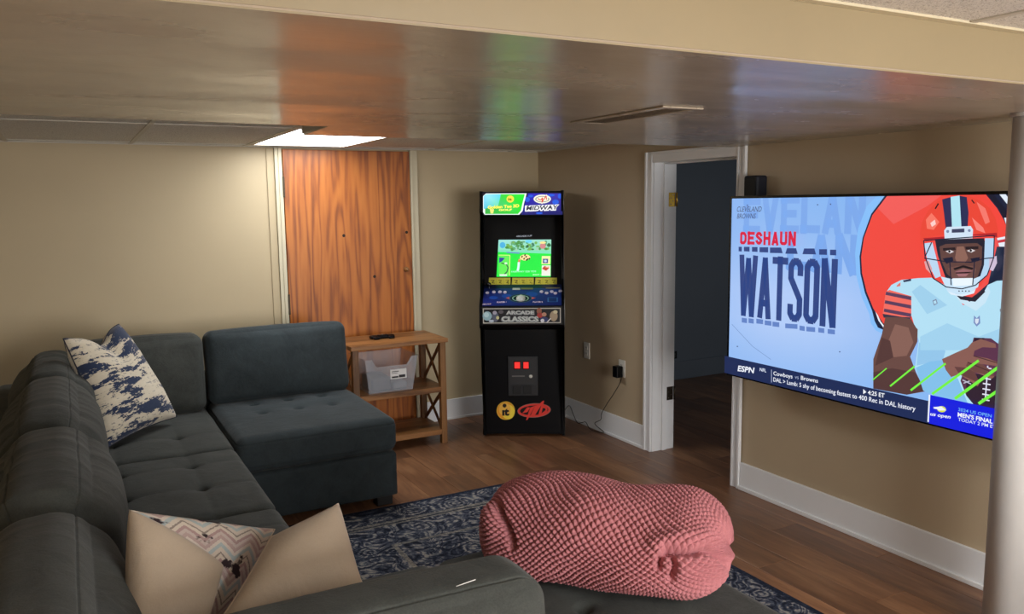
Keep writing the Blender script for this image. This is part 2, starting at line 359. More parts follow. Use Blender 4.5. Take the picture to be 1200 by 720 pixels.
# ------------------------------------------------------------ flat printed / displayed graphics
def ray(px, py): return (FW + R2*((px-600)/FPX) - U2*((py-360)/FPX))
class Flat:
    """graphics lying on a real plane; measured positions are turned into plane coordinates"""
    def __init__(s, O, U, V):
        s.O = Vector(O); s.U = Vector(U).normalized(); s.V = Vector(V).normalized(); s.N = s.U.cross(s.V).normalized()
        s.P = []; s.F = []; s.Cc = []; s.k = 0; s.step = .00025
    def px(s, x, y):
        r = ray(x, y); t = (s.O-CAM).dot(s.N)/r.dot(s.N); q = CAM+r*t-s.O; return (q.dot(s.U), q.dot(s.V))
    clip = None
    def uv(s, pts, cols, up=True):
        if up: s.k += 1
        if s.clip and isinstance(cols, tuple):
            for ax, lim, sg in ((0, s.clip[0], 1), (0, s.clip[2], -1), (1, s.clip[1], 1), (1, s.clip[3], -1)):
                out = []
                for i in range(len(pts)):
                    a, b = pts[i-1], pts[i]; da, db = (a[ax]-lim)*sg, (b[ax]-lim)*sg
                    if (da >= 0) != (db >= 0): q = da/(da-db); out.append((a[0]+(b[0]-a[0])*q, a[1]+(b[1]-a[1])*q))
                    if db >= 0: out.append(b)
                pts = out
                if len(pts) < 3: return
        b = len(s.P); h = s.k*s.step
        for u, v in pts: s.P.append(s.O+s.U*u+s.V*v+s.N*h)
        s.F.append(list(range(b, b+len(pts))))
        if isinstance(cols, tuple): cols = [cols]*len(pts)
        s.Cc.append([lin(c) for c in cols])
    def poly(s, pts, col, up=True): s.uv([s.px(*p) for p in pts], col, up)
    def rect(s, x0, y0, x1, y1, col, up=True): s.poly([(x0, y1), (x1, y1), (x1, y0), (x0, y0)], col, up)
    def ell(s, cx, cy, rx, ry, col, k=24, rot=0, up=True):
        c, d = math.cos(rot), math.sin(rot)
        s.poly([(cx+rx*math.cos(a)*c-ry*math.sin(a)*d, cy+rx*math.cos(a)*d+ry*math.sin(a)*c) for a in [-2*math.pi*i/k for i in range(k)]], col, up)
    def line(s, pts, wpx, col, up=True):
        if up: s.k += 1
        for (a, b), (c, d) in zip(pts[:-1], pts[1:]):
            L = math.hypot(c-a, d-b) or 1; nx, ny = -(d-b)/L*wpx/2, (c-a)/L*wpx/2
            s.poly([(a-nx, b-ny), (c-nx, d-ny), (c+nx, d+ny), (a+nx, b+ny)], col, False)
    def text(s, body, p0, p1, hpx, col, bold=.0, shear=0, up=True, sy=None):
        """baseline from pixel p0 to p1, capital height hpx at the left end"""
        if up: s.k += 1
        cu = bpy.data.curves.new('t', 'FONT'); cu.body = body; cu.size = 1; cu.resolution_u = 3; cu.offset = bold; cu.shear = shear
        ob = bpy.data.objects.new('t', cu); C.objects.link(ob)
        me = ob.to_mesh(); V = np.array([v.co[:] for v in me.vertices]); F = [list(p.vertices) for p in me.polygons]
        ob.to_mesh_clear(); C.objects.unlink(ob); bpy.data.objects.remove(ob); bpy.data.curves.remove(cu)
        u0, v0 = s.px(*p0); u1, v1 = s.px(*p1); uh, vh = s.px(p0[0], p0[1]-hpx)
        H = vh-v0; x0, x1 = V[:, 0].min(), V[:, 0].max(); cap = .70+bold
        b = len(s.P); h = s.k*s.step
        ex = Vector((u1-u0, v1-v0))/(x1-x0)
        for x, y, _ in V:
            u = u0+ex.x*(x-x0); v = v0+ex.y*(x-x0)+y/cap*H
            s.P.append(s.O+s.U*u+s.V*v+s.N*h)
        for f in F: s.F.append([b+i for i in f]); s.Cc.append([lin(col)]*len(f))
    def cond(s, word, p0, p1, hpx, col, sw=.3, gap=.16, up=True):
        """tall condensed capitals drawn as heavy strokes; sw stroke width as a share of the letter width"""
        if up: s.k += 1
        u0, v0 = s.px(*p0); u1, v1 = s.px(*p1); H = s.px(p0[0], p0[1]-hpx)[1]-v0
        wd = [1.35 if c in 'WM' else (.12 if c == ' ' else 1) for c in word]; tot = sum(wd)+gap*(len(word)-1)
        cw = (u1-u0)/tot; x = u0; S_ = sw*cw; h = S_/2; a_ = H/cw
        def rl(pts, close=False):
            P_ = [(x+p*W2, vb+q*H) for p, q in pts]
            if close: P_ = P_+[P_[0]]
            for (a, b), (c, d) in zip(P_[:-1], P_[1:]):
                L = math.hypot(c-a, d-b) or 1; nx, ny = -(d-b)/L*h, (c-a)/L*h; ex, ey = (c-a)/L*h*.25, (d-b)/L*h*.25
                s.uv([(a-nx-ex, b-ny-ey), (c-nx+ex, d-ny+ey), (c+nx+ex, d+ny+ey), (a+nx-ex, b+ny-ey)], col, False)
        for c, w_ in zip(word, wd):
            W2 = w_*cw; vb = v0+(v1-v0)*(x-u0)/(u1-u0); i = h/W2; j = h/H; r = .22; q = r*cw*1.1/H
            lt, rt, bo, to = i, 1-i, j, 1-j
            if c == 'T': rl([(0, to), (1, to)]); rl([(.5, 0), (.5, 1)])
            elif c == 'W': rl([(lt*.8, 1), (.27, 0)]); rl([(.27, 0), (.5, .95)]); rl([(.5, .95), (.73, 0)]); rl([(.73, 0), (1-lt*.8, 1)])
            elif c == 'V': rl([(lt, 1), (.5, 0)]); rl([(.5, 0), (rt, 1)])
            elif c == 'A': rl([(lt, 0), (.5, .97)]); rl([(.5, .97), (rt, 0)]); rl([(.28, .24), (.72, .24)])
            elif c == 'N': rl([(lt, 0), (lt, 1)]); rl([(rt, 0), (rt, 1)]); rl([(lt, 1), (rt, 0)])
            elif c == 'H': rl([(lt, 0), (lt, 1)]); rl([(rt, 0), (rt, 1)]); rl([(lt, .5), (rt, .5)])
            elif c == 'E': rl([(lt, 0), (lt, 1)]); rl([(0, to), (1, to)]); rl([(0, bo), (1, bo)]); rl([(lt, .52), (.85, .52)])
            elif c == 'L': rl([(lt, 0), (lt, 1)]); rl([(0, bo), (1, bo)])
            elif c == 'U': rl([(lt, 1), (lt, q), (.36, bo), (.64, bo), (rt, q), (rt, 1)])
            elif c == 'D': rl([(lt, bo), (lt, to), (.62, to), (rt, 1-q-j), (rt, q+j), (.62, bo), (lt, bo)])
            elif c == 'O': rl([(.36, to), (.64, to), (rt, 1-q-j), (rt, q+j), (.64, bo), (.36, bo), (lt, q+j), (lt, 1-q-j)], True)
            elif c == 'S': rl([(rt, .74), (rt, 1-q-j), (.64, to), (.36, to), (lt, 1-q-j), (lt, .68), (rt, .36), (rt, q+j), (.64, bo), (.36, bo), (lt, q+j), (lt, .26)])
            x += W2+gap*cw
    def build(s, name, mat, parent):
        o = mesh(name, [tuple(p) for p in s.P], s.F, mat, parent); me = o.data
        ca = me.color_attributes.new('Col', 'FLOAT_COLOR', 'CORNER')
        arr = np.array([c for f in s.Cc for c in f], np.float32); ca.data.foreach_set('color', arr.ravel()); return o

# ============================================================ THE ROOM
XR, YB, XL, YN = 3.32, 5.68, -1.2, -2.4
ZC, ZS, ZN = 2.045, 1.945, 2.072       # drop ceiling, soffit underside, near ceiling
# floor: slab below plus single planks
fl = struct(box('floor', (XL, YN, -.06), (7.0, 6.2, -.006), M['subfloor']))
PW, PL = .185, 1.22
pm = {}
col_i = 0
x = .42
while x < 5.75:
    y = .9 - (col_i*.47) % PL
    while y < 5.95:
        y0, y1 = max(y, .9), min(y+PL, 5.95)
        if x > XR+.1 and y1 < 3.2: y += PL; continue
        if y1-y0 > .03:
            key = round(y1-y0, 3)
            if key not in pm:
                bm = bmesh.new(); add_box(bm, (.0006, .0006, -.01), (PW-.0006, key-.0006, 0), .0009, 1)
                o = from_bm('floor_plank', bm, M['plank'], fl); pm[key] = o.data
            else: o = bpy.data.objects.new('floor_plank', pm[key]); link(o, fl)
            o.location = (x, y0, 0)
        y += PL
    x += PW; col_i += 1
# remaining floor, unseen from the photograph, as a plain sheet
box('floor_sheet', (XL, YN, -.01), (.42, 6.2, -.0006), M['plank'], fl)
box('floor_sheet', (.42, YN, -.01), (7.0, .9, -.0006), M['plank'], fl)
# walls
struct(box('wall_back', (XL-.1, YB, 0), (XR, YB+.15, 2.5), M['wall']))
struct(box('wall_left', (XL-.15, YN, 0), (XL, YB, 2.5), M['wall']))
struct(box('wall_front', (XL-.1, YN-.15, 0), (XR+.15, YN, 2.5), M['wall']))
DY0, DY1, DZ = 3.465, 4.21, 1.895; WT = .17
struct(boxes('wall_right', [((XR, YN, 0), (XR+WT, DY0-.02, 2.5)), ((XR, DY1+.02, 0), (XR+WT, YB+.3, 2.5)), ((XR, DY0-.02, DZ+.02), (XR+WT, DY1+.02, 2.5))], M['wall_right']))
# room beyond the doorway
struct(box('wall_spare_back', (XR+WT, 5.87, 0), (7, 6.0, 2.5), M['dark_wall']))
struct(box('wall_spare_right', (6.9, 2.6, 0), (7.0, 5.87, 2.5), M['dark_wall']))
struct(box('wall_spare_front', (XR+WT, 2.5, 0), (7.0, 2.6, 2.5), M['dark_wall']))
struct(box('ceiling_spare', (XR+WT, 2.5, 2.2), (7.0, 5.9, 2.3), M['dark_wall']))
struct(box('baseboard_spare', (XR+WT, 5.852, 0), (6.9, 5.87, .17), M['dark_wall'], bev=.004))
# ceiling
ce = struct(box('ceiling', (XL-.1, YN, 2.42), (XR+.1, YB+.1, 2.5), M['grid']))
gx = [-.93, -.27, .39, 1.07, 1.73, 2.39, 3.05]
def tile(x0, x1, y0, y1, z):
    bm = bmesh.new(); add_box(bm, (x0+.009, y0+.009, z+.004), (x1-.009, y1-.009, z+.02), .003, 1)
    from_bm('ceiling_tile', bm, M['tile'], ce)
LX0, LX1, LY0, LY1 = 1.07, 1.73, 4.31, 5.54
ys = [3.08, 4.31, 5.54]
xs = [XL]+gx+[XR]
for i in range(len(xs)-1):
    for j in range(2):
        if abs(xs[i]-LX0) < .01 and j == 1: continue
        tile(xs[i], xs[i+1], ys[j], ys[j+1], ZC)
    tile(xs[i], xs[i+1], 5.54, YB, ZC)
for xx in gx: box('grid_bar', (xx-.012, 3.06, ZC), (xx+.012, YB-.02, ZC+.03), M['grid'], ce, .001, 1)
for yy in (4.31, 5.54): box('grid_bar', (XL+.02, yy-.012, ZC-.0005), (XR-.02, yy+.012, ZC+.03), M['grid'], ce, .001, 1)
box('wall_angle', (XL, YB-.022, ZC-.002), (XR, YB-.0005, ZC+.03), M['grid'], ce)
box('wall_angle', (XR-.022, 3.5, ZC-.002), (XR-.0005, YB-.03, ZC+.03), M['grid'], ce)
# near ceiling tiles
nx_ = [-1.2, -.5, .12, .74, 1.36, 1.98, 2.60, 3.22, 3.32]; ny_ = [-2.4, -1.72, -.5, .72, 1.305]
NP = [(2, 1), (5, 1), (5, 2), (2, 2)]
for i in range(len(nx_)-1):
    for j in range(4):
        if j == 1 and i == 4: continue
        tile(nx_[i], nx_[i+1], ny_[j], ny_[j+1], ZN)
for xx in nx_[1:-1]: box('grid_bar', (xx-.012, YN+.01, ZN), (xx+.012, 1.28, ZN+.03), M['grid'], ce, .001, 1)
for yy in ny_[1:-1]: box('grid_bar', (XL+.02, yy-.012, ZN-.0005), (XR-.02, yy+.012, ZN+.03), M['grid'], ce, .001, 1)
box('wall_angle', (XL, 1.283, ZN-.002), (XR, 1.3055, ZN+.03), M['trim_cream'], ce)
# soffit (boxed beam)
pl = [(XL, 1.307), (XR, 1.307), (XR, 3.52), (.90, 3.50), (.90, 3.08), (XL, 3.0)]
bm = bmesh.new(); lo = [bm.verts.new((a, b, ZS)) for a, b in pl]; hi = [bm.verts.new((a, b, 2.43)) for a, b in pl]
bm.faces.new(lo[::-1]); bm.faces.new(hi)
for i in range(6): bm.faces.new([lo[i], lo[(i+1) % 6], hi[(i+1) % 6], hi[i]])
bmesh.ops.bevel(bm, geom=[e for e in bm.edges if all(abs(v.co.z-ZS) < 1e-4 for v in e.verts)], offset=.006, segments=3, affect='EDGES')
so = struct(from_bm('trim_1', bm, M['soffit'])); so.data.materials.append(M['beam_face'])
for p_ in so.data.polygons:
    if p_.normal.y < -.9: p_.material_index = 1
# left-over bits between tile levels and soffit
# ---- lit panels
def light_panel(x0, x1, y0, y1, z, label, mat, group=None):
    t = thing('ceiling_light', label, 'ceiling light', ((x0+x1)/2, (y0+y1)/2, z), group)
    boxes('frame', [((x0+.012, y0+.012, z-.001), (x0+.032, y1-.012, z+.03)), ((x1-.032, y0+.012, z-.001), (x1-.012, y1-.012, z+.03)),
                    ((x0+.032, y0+.012, z-.001), (x1-.032, y0+.032, z+.03)), ((x0+.032, y1-.032, z-.001), (x1-.032, y1-.012, z+.03))], M['grid'], t)
    box('diffuser', (x0+.032, y0+.032, z+.006), (x1-.032, y1-.032, z+.012), mat, t); return t
light_panel(LX0, LX1, LY0, LY1, ZC, 'lit rectangular ceiling panel above the orange wooden door', M['panel_back'])
light_panel(1.36, 1.98, -1.72, -.5, ZN, 'lit ceiling panel behind the beam, over the middle of the near room', M['panel_near'])
# ---- vent in the soffit
v0 = thing('air_vent', 'flat metal air register let into the glossy soffit', 'vent', (1.74, 2.33, ZS))
vx0, vx1, vy0, vy1 = 1.655, 1.82, 2.06, 2.60
boxes('frame', [((vx0, vy0, ZS-.006), (vx0+.03, vy1, ZS-.0005)), ((vx1-.03, vy0, ZS-.006), (vx1, vy1, ZS-.0005)), ((vx0+.03, vy0, ZS-.006), (vx1-.03, vy0+.03, ZS-.0005)), ((vx0+.03, vy1-.03, ZS-.006), (vx1-.03, vy1, ZS-.0005))], M['soffit'], v0, .003)
box('duct', (vx0+.03, vy0+.03, ZS-.002), (vx1-.03, vy1-.03, ZS-.0008), plain('duct_grey', (70, 68, 62), .7), v0)
for i in range(7):
    xx = vx0+.034+i*.0146
    prism('slat', [(xx, vy0+.03, ZS-.0058), (xx+.010, vy0+.03, ZS-.003), (xx+.0105, vy0+.03, ZS-.0022), (xx-.001, vy0+.03, ZS-.005)], (0, vy1-vy0-.06, 0), M['soffit'], v0)
# ---- baseboards
def baseboard(name, x0, y0, x1, y1): return struct(box(name, (x0, y0, 0), (x1, y1, .155), M['trim'], bev=.004))
struct(boxes('baseboard_back', [((2.30, YB-.016, 0), (XR-.017, YB-.0005, .158)), ((XL, YB-.016, 0), (1.26, YB-.0005, .158)), ((2.30, YB-.024, 0), (XR-.03, YB-.016, .018))], M['trim'], bev=.003))
struct(boxes('baseboard_right', [((XR-.016, DY1+.075, 0), (XR-.0005, YB-.0005, .158)), ((XR-.026, DY1+.075, 0), (XR-.016, YB-.02, .02)),
                          ((XR-.016, YN+.02, 0), (XR-.0005, DY0-.075, .158)), ((XR-.028, YN+.02, 0), (XR-.016, DY0-.075, .022))], M['trim'], bev=.003))
# ---- doorway casing (no door leaf in the photograph)
d2 = struct(boxes('door_2', [((XR-.005, DY0-.02, 0), (XR+WT+.005, DY0, DZ)), ((XR-.005, DY1, 0), (XR+WT+.005, DY1+.02, DZ)), ((XR-.005, DY0-.02, DZ), (XR+WT+.005, DY1+.02, DZ+.02))], M['trim']))
cw = .068
for a, b in ((DY0-.01-cw+.006, DY0-.004), (DY1+.004, DY1+.004+cw)):
    boxes('casing', [((XR-.018, a, 0), (XR-.0055, b, DZ+.066)), ((XR-.026, a if a > 4 else a, 0), (XR-.018, a+.018, DZ+.066)), ((XR-.022, b-.014, 0), (XR-.018, b, DZ+.066))] if a < 4 else
          [((XR-.018, a, 0), (XR-.0055, b, DZ+.066)), ((XR-.026, b-.018, 0), (XR-.018, b, DZ+.066)), ((XR-.022, a, 0), (XR-.018, a+.014, DZ+.066))], M['trim'], d2, .002)
boxes('casing', [((XR-.018, DY0-.004, DZ-.002), (XR-.0055, DY1+.004, DZ+.066)), ((XR-.024, DY0-.004, DZ+.05), (XR-.018, DY1+.004, DZ+.066))], M['trim'], d2, .002)
boxes('door_stop', [((XR+.07, DY1-.012, 0), (XR+.105, DY1, DZ)), ((XR+.07, DY0, 0), (XR+.105, DY0+.012, DZ)), ((XR+.07, DY0+.012, DZ-.012), (XR+.105, DY1-.012, DZ))], M['trim'], d2, .002)
def hinge(z, mat, lab):
    h = box('hinge', (XR+.115, DY1-.004, z-.045), (XR+.165, DY1-.0005, z+.045), mat, d2, .001); h['label'] = lab
    for k in range(4):
        disc('screw', (XR+.128+.02*(k % 2), DY1-.004, z-.03+.02*k), (0, -1, 0), .004, .0015, M['chrome'], h, 10)
    V, F = tube_geo([(XR+WT+.004, DY1-.008, z-.045), (XR+WT+.004, DY1-.008, z+.045)], .006, 10); mesh('knuckle', V, F, mat, h, True)
hinge(1.66, M['brass'], 'shiny brass hinge'); hinge(.38, M['bronze'], 'dark bronze hinge')
# ---- orange plywood door in the back wall
d1 = struct(box('door_1', (1.315, YB-.034, .012), (2.222, YB-.002, 2.03), M['plywood'], bev=.003))
boxes('jamb', [((1.262, YB-.028, 0), (1.311, YB-.0005, 2.04)), ((1.285, YB-.036, 0), (1.308, YB-.028, 2.04))], M['trim_cream'], d1, .002)
boxes('jamb', [((2.226, YB-.028, 0), (2.285, YB-.0005, 2.04)), ((2.229, YB-.036, 0), (2.245, YB-.028, 2.04))], M['trim_cream'], d1, .002)
box('jamb', (1.212, YB-.010, 0), (1.261, YB-.0005, 2.04), M['wall'], d1, .002)
for z in (1.78, .98): box('hinge', (1.306, YB-.045, z-.07), (1.319, YB-.035, z+.07), M['bronze'], d1, .002)
disc('door_knob', (2.17, YB-.034, 1.18), (0, -1, 0), .019, .045, M['shelf_z'], d1, 20, 1)
# dark knot holes in the plywood
for kx, kz in ((1.715, 1.44), (2.185, 1.45), (1.93, 1.14)): disc('knot', (kx, YB-.0342, kz), (0, -1, 0), .011, .0008, M['subfloor'], d1, 14)

# ---- steel column
t = thing('support_column', 'round white painted steel column at the right edge', 'column', (3.06, 1.725, 0))
V, F = tube_geo([(3.06, 1.725, .008), (3.06, 1.725, ZS-.012)], .073, 40); mesh('pole', V, F, M['pole'], t, True)
V, F = tube_geo([(3.06, 1.725, ZS-.012), (3.06, 1.725, ZS-.0005)], .082, 40); mesh('top_plate', V, F, M['pole'], t)
V, F = tube_geo([(3.06, 1.725, 0), (3.06, 1.725, .008)], .09, 40); mesh('base_plate', V, F, M['pole'], t)

# ---- outlets
def wallplate(y, z, kind, label):
    t = thing('wall_outlet', label, 'outlet', (XR, y, z), None)
    box('plate', (XR-.007, y-.036, z-.06), (XR-.0005, y+.036, z+.06), M['white_plastic'], t, .0025)
    for dz in (-.022, .022):
        s = box('socket', (XR-.0095, y-.017, z+dz-.014), (XR-.007, y+.017, z+dz+.014), M['white_plastic'], t, .001)
        for dy in (-.006, .006): box('slot', (XR-.0099, y+dy-.0012, z+dz-.004), (XR-.0094, y+dy+.0012, z+dz+.006), M['ink'], s)
    return t
wallplate(4.985, .565, 0, 'white wall outlet half in the arcade cabinet shadow, nothing plugged in')
wallplate(4.548, .505, 1, 'white wall outlet with the black adapter plugged in')
t = thing('power_adapter', 'small black power adapter plugged into the wall outlet', 'adapter', (XR-.03, 4.55, .47))
box('body', (XR-.062, 4.525, .445), (XR-.0105, 4.582, .525), M['black'], t, .006)
W = [(728, 440), (727, 448), (719, 462), (711, 474), (705, 485), (704, 492), (697, 497)]
pts = []
for (a, b) in W:
    r = ray(a, b); s = (XR-.034)/r.x; pts.append(CAM+r*s)
fp = [(3.285, 4.72, .012), (3.26, 4.85, .006), (3.27, 4.93, .04), (3.285, 5.0, .02), (3.28, 5.06, .006), (3.285, 5.12, .05), (3.285, 5.18, .11), (3.28, 5.24, .06), (3.27, 5.29, .01)]
raw = [Vector(p) for p in pts]+[Vector(p) for p in fp]
def catmull(P, n=6):
    out = []
    for i in range(len(P)-1):
        p0, p1, p2, p3 = P[max(i-1, 0)], P[i], P[i+1], P[min(i+2, len(P)-1)]
        for k in range(n):
            u = k/n; out.append(.5*((2*p1)+(p2-p0)*u+(2*p0-5*p1+4*p2-p3)*u*u+(3*p1-p0-3*p2+p3)*u**3))
    return out+[P[-1]]
tube('cord', catmull(raw), .0026, M['black'], t, 6)
t = thing('wall_outlet', 'tiny dark outlet on the wall inside the dim doorway room', 'outlet', (4.84, 5.85, .2))
box('plate', (4.80, 5.862, .20), (4.90, 5.8695, .27), M['black_matte'], t, .002)
box('socket', (4.825, 5.858, .215), (4.875, 5.862, .255), M['silver'], t, .001)

# ============================================================ TELEVISION
TX = 3.10; tY0, tY1, tZ0, tZ1 = 1.60, 3.292, .712, 1.672
tv = thing('television', 'large wall-mounted flat television showing a football player', 'television', (XR, 2.45, 1.19))
box('case', (TX+.002, tY0, tZ0), (TX+.045, tY1, tZ1), M['black'], tv, .004)
box('back_shell', (TX+.045, tY0+.25, tZ0+.12), (TX+.085, tY1-.25, tZ1-.25), M['black_matte'], tv, .012)
boxes('bezel', [((TX-.004, tY0, tZ1-.012), (TX+.002, tY1, tZ1)), ((TX-.004, tY0, tZ0), (TX+.002, tY1, tZ0+.014)), ((TX-.004, tY1-.010, tZ0+.014), (TX+.002, tY1, tZ1-.012)), ((TX-.004, tY0, tZ0+.014), (TX+.002, tY0+.01, tZ1-.012))], M['black_gloss'], tv, .001)
boxes('wall_mount', [((TX+.085, 2.2, 1.0), (TX+.105, 2.7, 1.35)), ((TX+.105, 2.4, 1.1), (XR-.012, 2.5, 1.25)), ((XR-.012, 2.2, 1.0), (XR-.0005, 2.7, 1.35))], M['black_matte'], tv, .002)
# screen content; U runs to the right as seen (towards -Y)
g = Flat((TX, tY1, tZ0), (0, -1, 0), (0, 0, 1)); g.step = -.00025 if g.N.x > 0 else .00025
def A(X, Y): return (1000+X/3.79, 210+Y/3.79)          # measurement frame of the portrait
def B(X, Y): return (1000+X/5.145, 380+Y/5.145)        # measurement frame of the lower right
def D(X, Y): return (850+X/3.271, 210+Y/3.271)         # whole picture frame
W_ = tY1-tY0; H_ = tZ1-tZ0
bl, br, tr_, tl = (.011, .015), (W_-.011, .015), (W_-.011, H_-.013), (.011, H_-.013)
nU, nV = 12, 6
for i in range(nU):
    for j in range(nV):
        def cc(a, b):
            k = math.exp(-((a-.25)**2*6+(b-.42)**2*9)); q = (1-k)
            return (int(134+46*k-8*q*a), int(178+26*k), int(238+8*k))
        u0, u1 = bl[0]+(br[0]-bl[0])*i/nU, bl[0]+(br[0]-bl[0])*(i+1)/nU; q0, q1 = bl[1]+(tl[1]-bl[1])*j/nV, bl[1]+(tl[1]-bl[1])*(j+1)/nV
        g.uv([(u0, q0), (u1, q0), (u1, q1), (u0, q1)], [cc(i/nU, j/nV), cc((i+1)/nU, j/nV), cc((i+1)/nU, (j+1)/nV), cc(i/nU, (j+1)/nV)], False)
g.clip = (.011, .015, W_-.011, W_ and H_-.013)
gh = (122, 166, 232)
g.cond('EVELAN', D(70, 206), D(535, 206), 41, gh, .34, .14)
g.cond('LAN', D(235, 345), D(505, 365), 41, gh, .34, .14)
# big helmet emblem behind the player
def ring(pts, col): g.poly([A(*p) for p in pts], col)
ring([(118, 62), (60, 120), (22, 220), (8, 330), (14, 430), (40, 530), (72, 600), (78, 640), (100, 672), (135, 690), (200, 690), (690, 500), (700, 55), (400, 40)], (132, 188, 246))
ring([(150, 62), (80, 155), (42, 260), (28, 345), (32, 420), (52, 505), (84, 585), (95, 630), (110, 660), (140, 672), (300, 672), (700, 480), (700, 60), (400, 45)], (26, 34, 60))
ring([(94, 575), (112, 628), (140, 668), (150, 668), (150, 620), (110, 580)], (235, 240, 250))
ring([(104, 590), (122, 632), (140, 655), (150, 655), (146, 620)], (30, 36, 60))
ring([(158, 66), (86, 160), (48, 262), (36, 345), (40, 418), (60, 500), (90, 575), (135, 642), (400, 640), (640, 430), (690, 300), (680, 200), (640, 130), (575, 50), (400, 48)], (238, 72, 62))
ring([(158, 66), (110, 130), (180, 200), (330, 120), (420, 52)], (240, 92, 88))
ring([(575, 50), (612, 52), (700, 160), (700, 300), (682, 300), (690, 230), (650, 130)], (20, 24, 44))
ring([(640, 55), (700, 130), (700, 95), (668, 55)], (225, 236, 248))
ring([(640, 262), (700, 250), (700, 310), (650, 300)], (228, 236, 246)); ring([(642, 272), (700, 262), (700, 275), (646, 284)], (200, 50, 60))
ring([(672, 172), (700, 170), (700, 240), (690, 235)], (225, 236, 248))
ring([(640, 300), (700, 300), (700, 460), (600, 470)], (26, 34, 58))
# jersey
J = (178, 222, 242)
g.poly([A(*p) for p in [(150, 500), (172, 470), (215, 448), (290, 440), (350, 438), (430, 482), (490, 560), (560, 545), (600, 470), (640, 452), (700, 448), (700, 760)]]+[B(930, 60), B(930, 600), B(640, 520), B(430, 400), B(375, 262), B(398, 100)]+[A(288, 700), A(262, 610)], J)
g.poly([A(*p) for p in [(262, 500), (300, 470), (420, 560), (330, 600)]], (158, 206, 234))
g.poly([B(400, 110), B(560, 160), B(545, 215), B(385, 250)], (146, 196, 232))
g.poly([A(*p) for p in [(300, 700), (420, 640), (560, 700), (690, 650), (690, 760), (300, 760)]], (160, 208, 236))
g.poly([A(*p) for p in [(432, 484), (470, 520), (520, 545), (575, 510), (600, 478), (612, 500), (590, 550), (548, 585), (480, 548)]], (200, 228, 244))
g.poly([A(*p) for p in [(440, 480), (470, 515), (530, 525), (580, 490), (590, 500), (545, 545), (480, 535), (445, 500)]], (40, 34, 48))
ring([(355, 540), (372, 532), (378, 552), (362, 562)], (120, 130, 160)); ring([(359, 543), (370, 538), (374, 551), (364, 556)], J)
ring([(655, 575), (675, 590), (675, 600), (655, 588)], (90, 90, 110))
ring([(540, 605), (552, 618), (566, 605), (568, 640), (552, 655), (538, 638)], (120, 140, 190)); ring([(545, 620), (562, 620), (560, 636), (552, 645), (545, 636)], (215, 225, 240))
# sleeve stripes
ring([(148, 500), (165, 492), (262, 520), (262, 612), (222, 618), (135, 598)], (240, 108, 96))
for y0 in (500, 538, 575):
    ring([(150-(y0-500)*.1, y0), (262, y0+22), (262, y0+38), (147-(y0-500)*.1, y0+14)], (90, 60, 90))
ring([(200, 470), (215, 458), (214, 475), (196, 478)], (220, 120, 110)); ring([(225, 450), (262, 442), (262, 452), (230, 458)], (50, 54, 84))
ring([(135, 598), (222, 612), (262, 614), (255, 628), (140, 615)], (52, 50, 70))
# arm (skin)
SK = (104, 72, 66); SK2 = (84, 56, 54); SK3 = (134, 96, 86)
g.poly([A(148, 612), A(225, 614), A(262, 622), A(285, 660), B(396, 30), B(394, 105), B(350, 195), B(385, 290), B(442, 405), B(330, 425), B(128, 388), B(128, 210), B(180, 60)], SK)
g.poly([B(260, 0), B(340, 20), B(370, 110), B(330, 190), B(240, 200), B(215, 110)], SK3)
g.poly([B(128, 290), B(240, 265), B(380, 290), B(440, 400), B(330, 425), B(128, 388)], SK2)
g.poly([B(180, 80), B(230, 100), B(250, 200), B(140, 250)], SK2)
# forearm sleeve and ball and hand
g.poly([B(385, 262), B(470, 225), B(550, 215), B(640, 330), B(700, 480), B(560, 460), B(430, 400)], (130, 190, 232))
g.poly([B(735, 80), B(840, 85), B(900, 130), B(930, 220), B(930, 560), B(740, 490), B(690, 430), B(655, 340), B(700, 200)], (92, 52, 76))
g.poly([B(690, 300), B(820, 300), B(930, 330), B(930, 560), B(740, 490), B(690, 430)], (50, 34, 48))
g.poly([B(740, 82), B(800, 82), B(790, 110), B(735, 130)], (50, 30, 50))
g.line([B(820, 250), B(805, 460)], 1.6, (215, 215, 235))
for k in range(7): g.line([B(797-k*2, 260+k*32), B(843-k*2, 268+k*32)], 1.5, (225, 225, 240), k == 0)
g.line([B(668, 335), B(720, 360)], 1.2, (190, 190, 210)); g.line([B(675, 355), B(715, 340)], 1.2, (190, 190, 210))
g.poly([B(545, 210), B(620, 175), B(700, 140), B(725, 110), B(780, 88), B(868, 118), B(872, 142), B(790, 138), B(740, 160), B(735, 190), B(820, 205), B(892, 232), B(880, 252), B(790, 240), B(850, 285), B(862, 315), B(845, 328), B(742, 288), B(772, 355), B(760, 374), B(650, 300), B(600, 318), B(568, 275)], (136, 92, 84))
g.poly([B(700, 230), B(790, 240), B(850, 285), B(862, 315), B(742, 288), B(690, 250)], (108, 70, 66))
g.poly([B(620, 255), B(700, 262), B(742, 288), B(772, 355), B(650, 300)], (100, 64, 62))
g.line([B(735, 190), B(892, 236)], 1, (70, 44, 46)); g.line([B(700, 228), B(850, 290)], 1, (70, 44, 46))
# green slashes
for a, b, c, d_, wd in ((128, 335, 212, 265, 1.3), (233, 373, 382, 252, 2.0), (358, 398, 568, 236, 2.4), (487, 420, 768, 218, 3.0), (625, 448, 905, 245, 3.6), (768, 478, 940, 362, 3.6)):
    g.line([B(a, b), B(c, d_)], wd, (118, 240, 66))
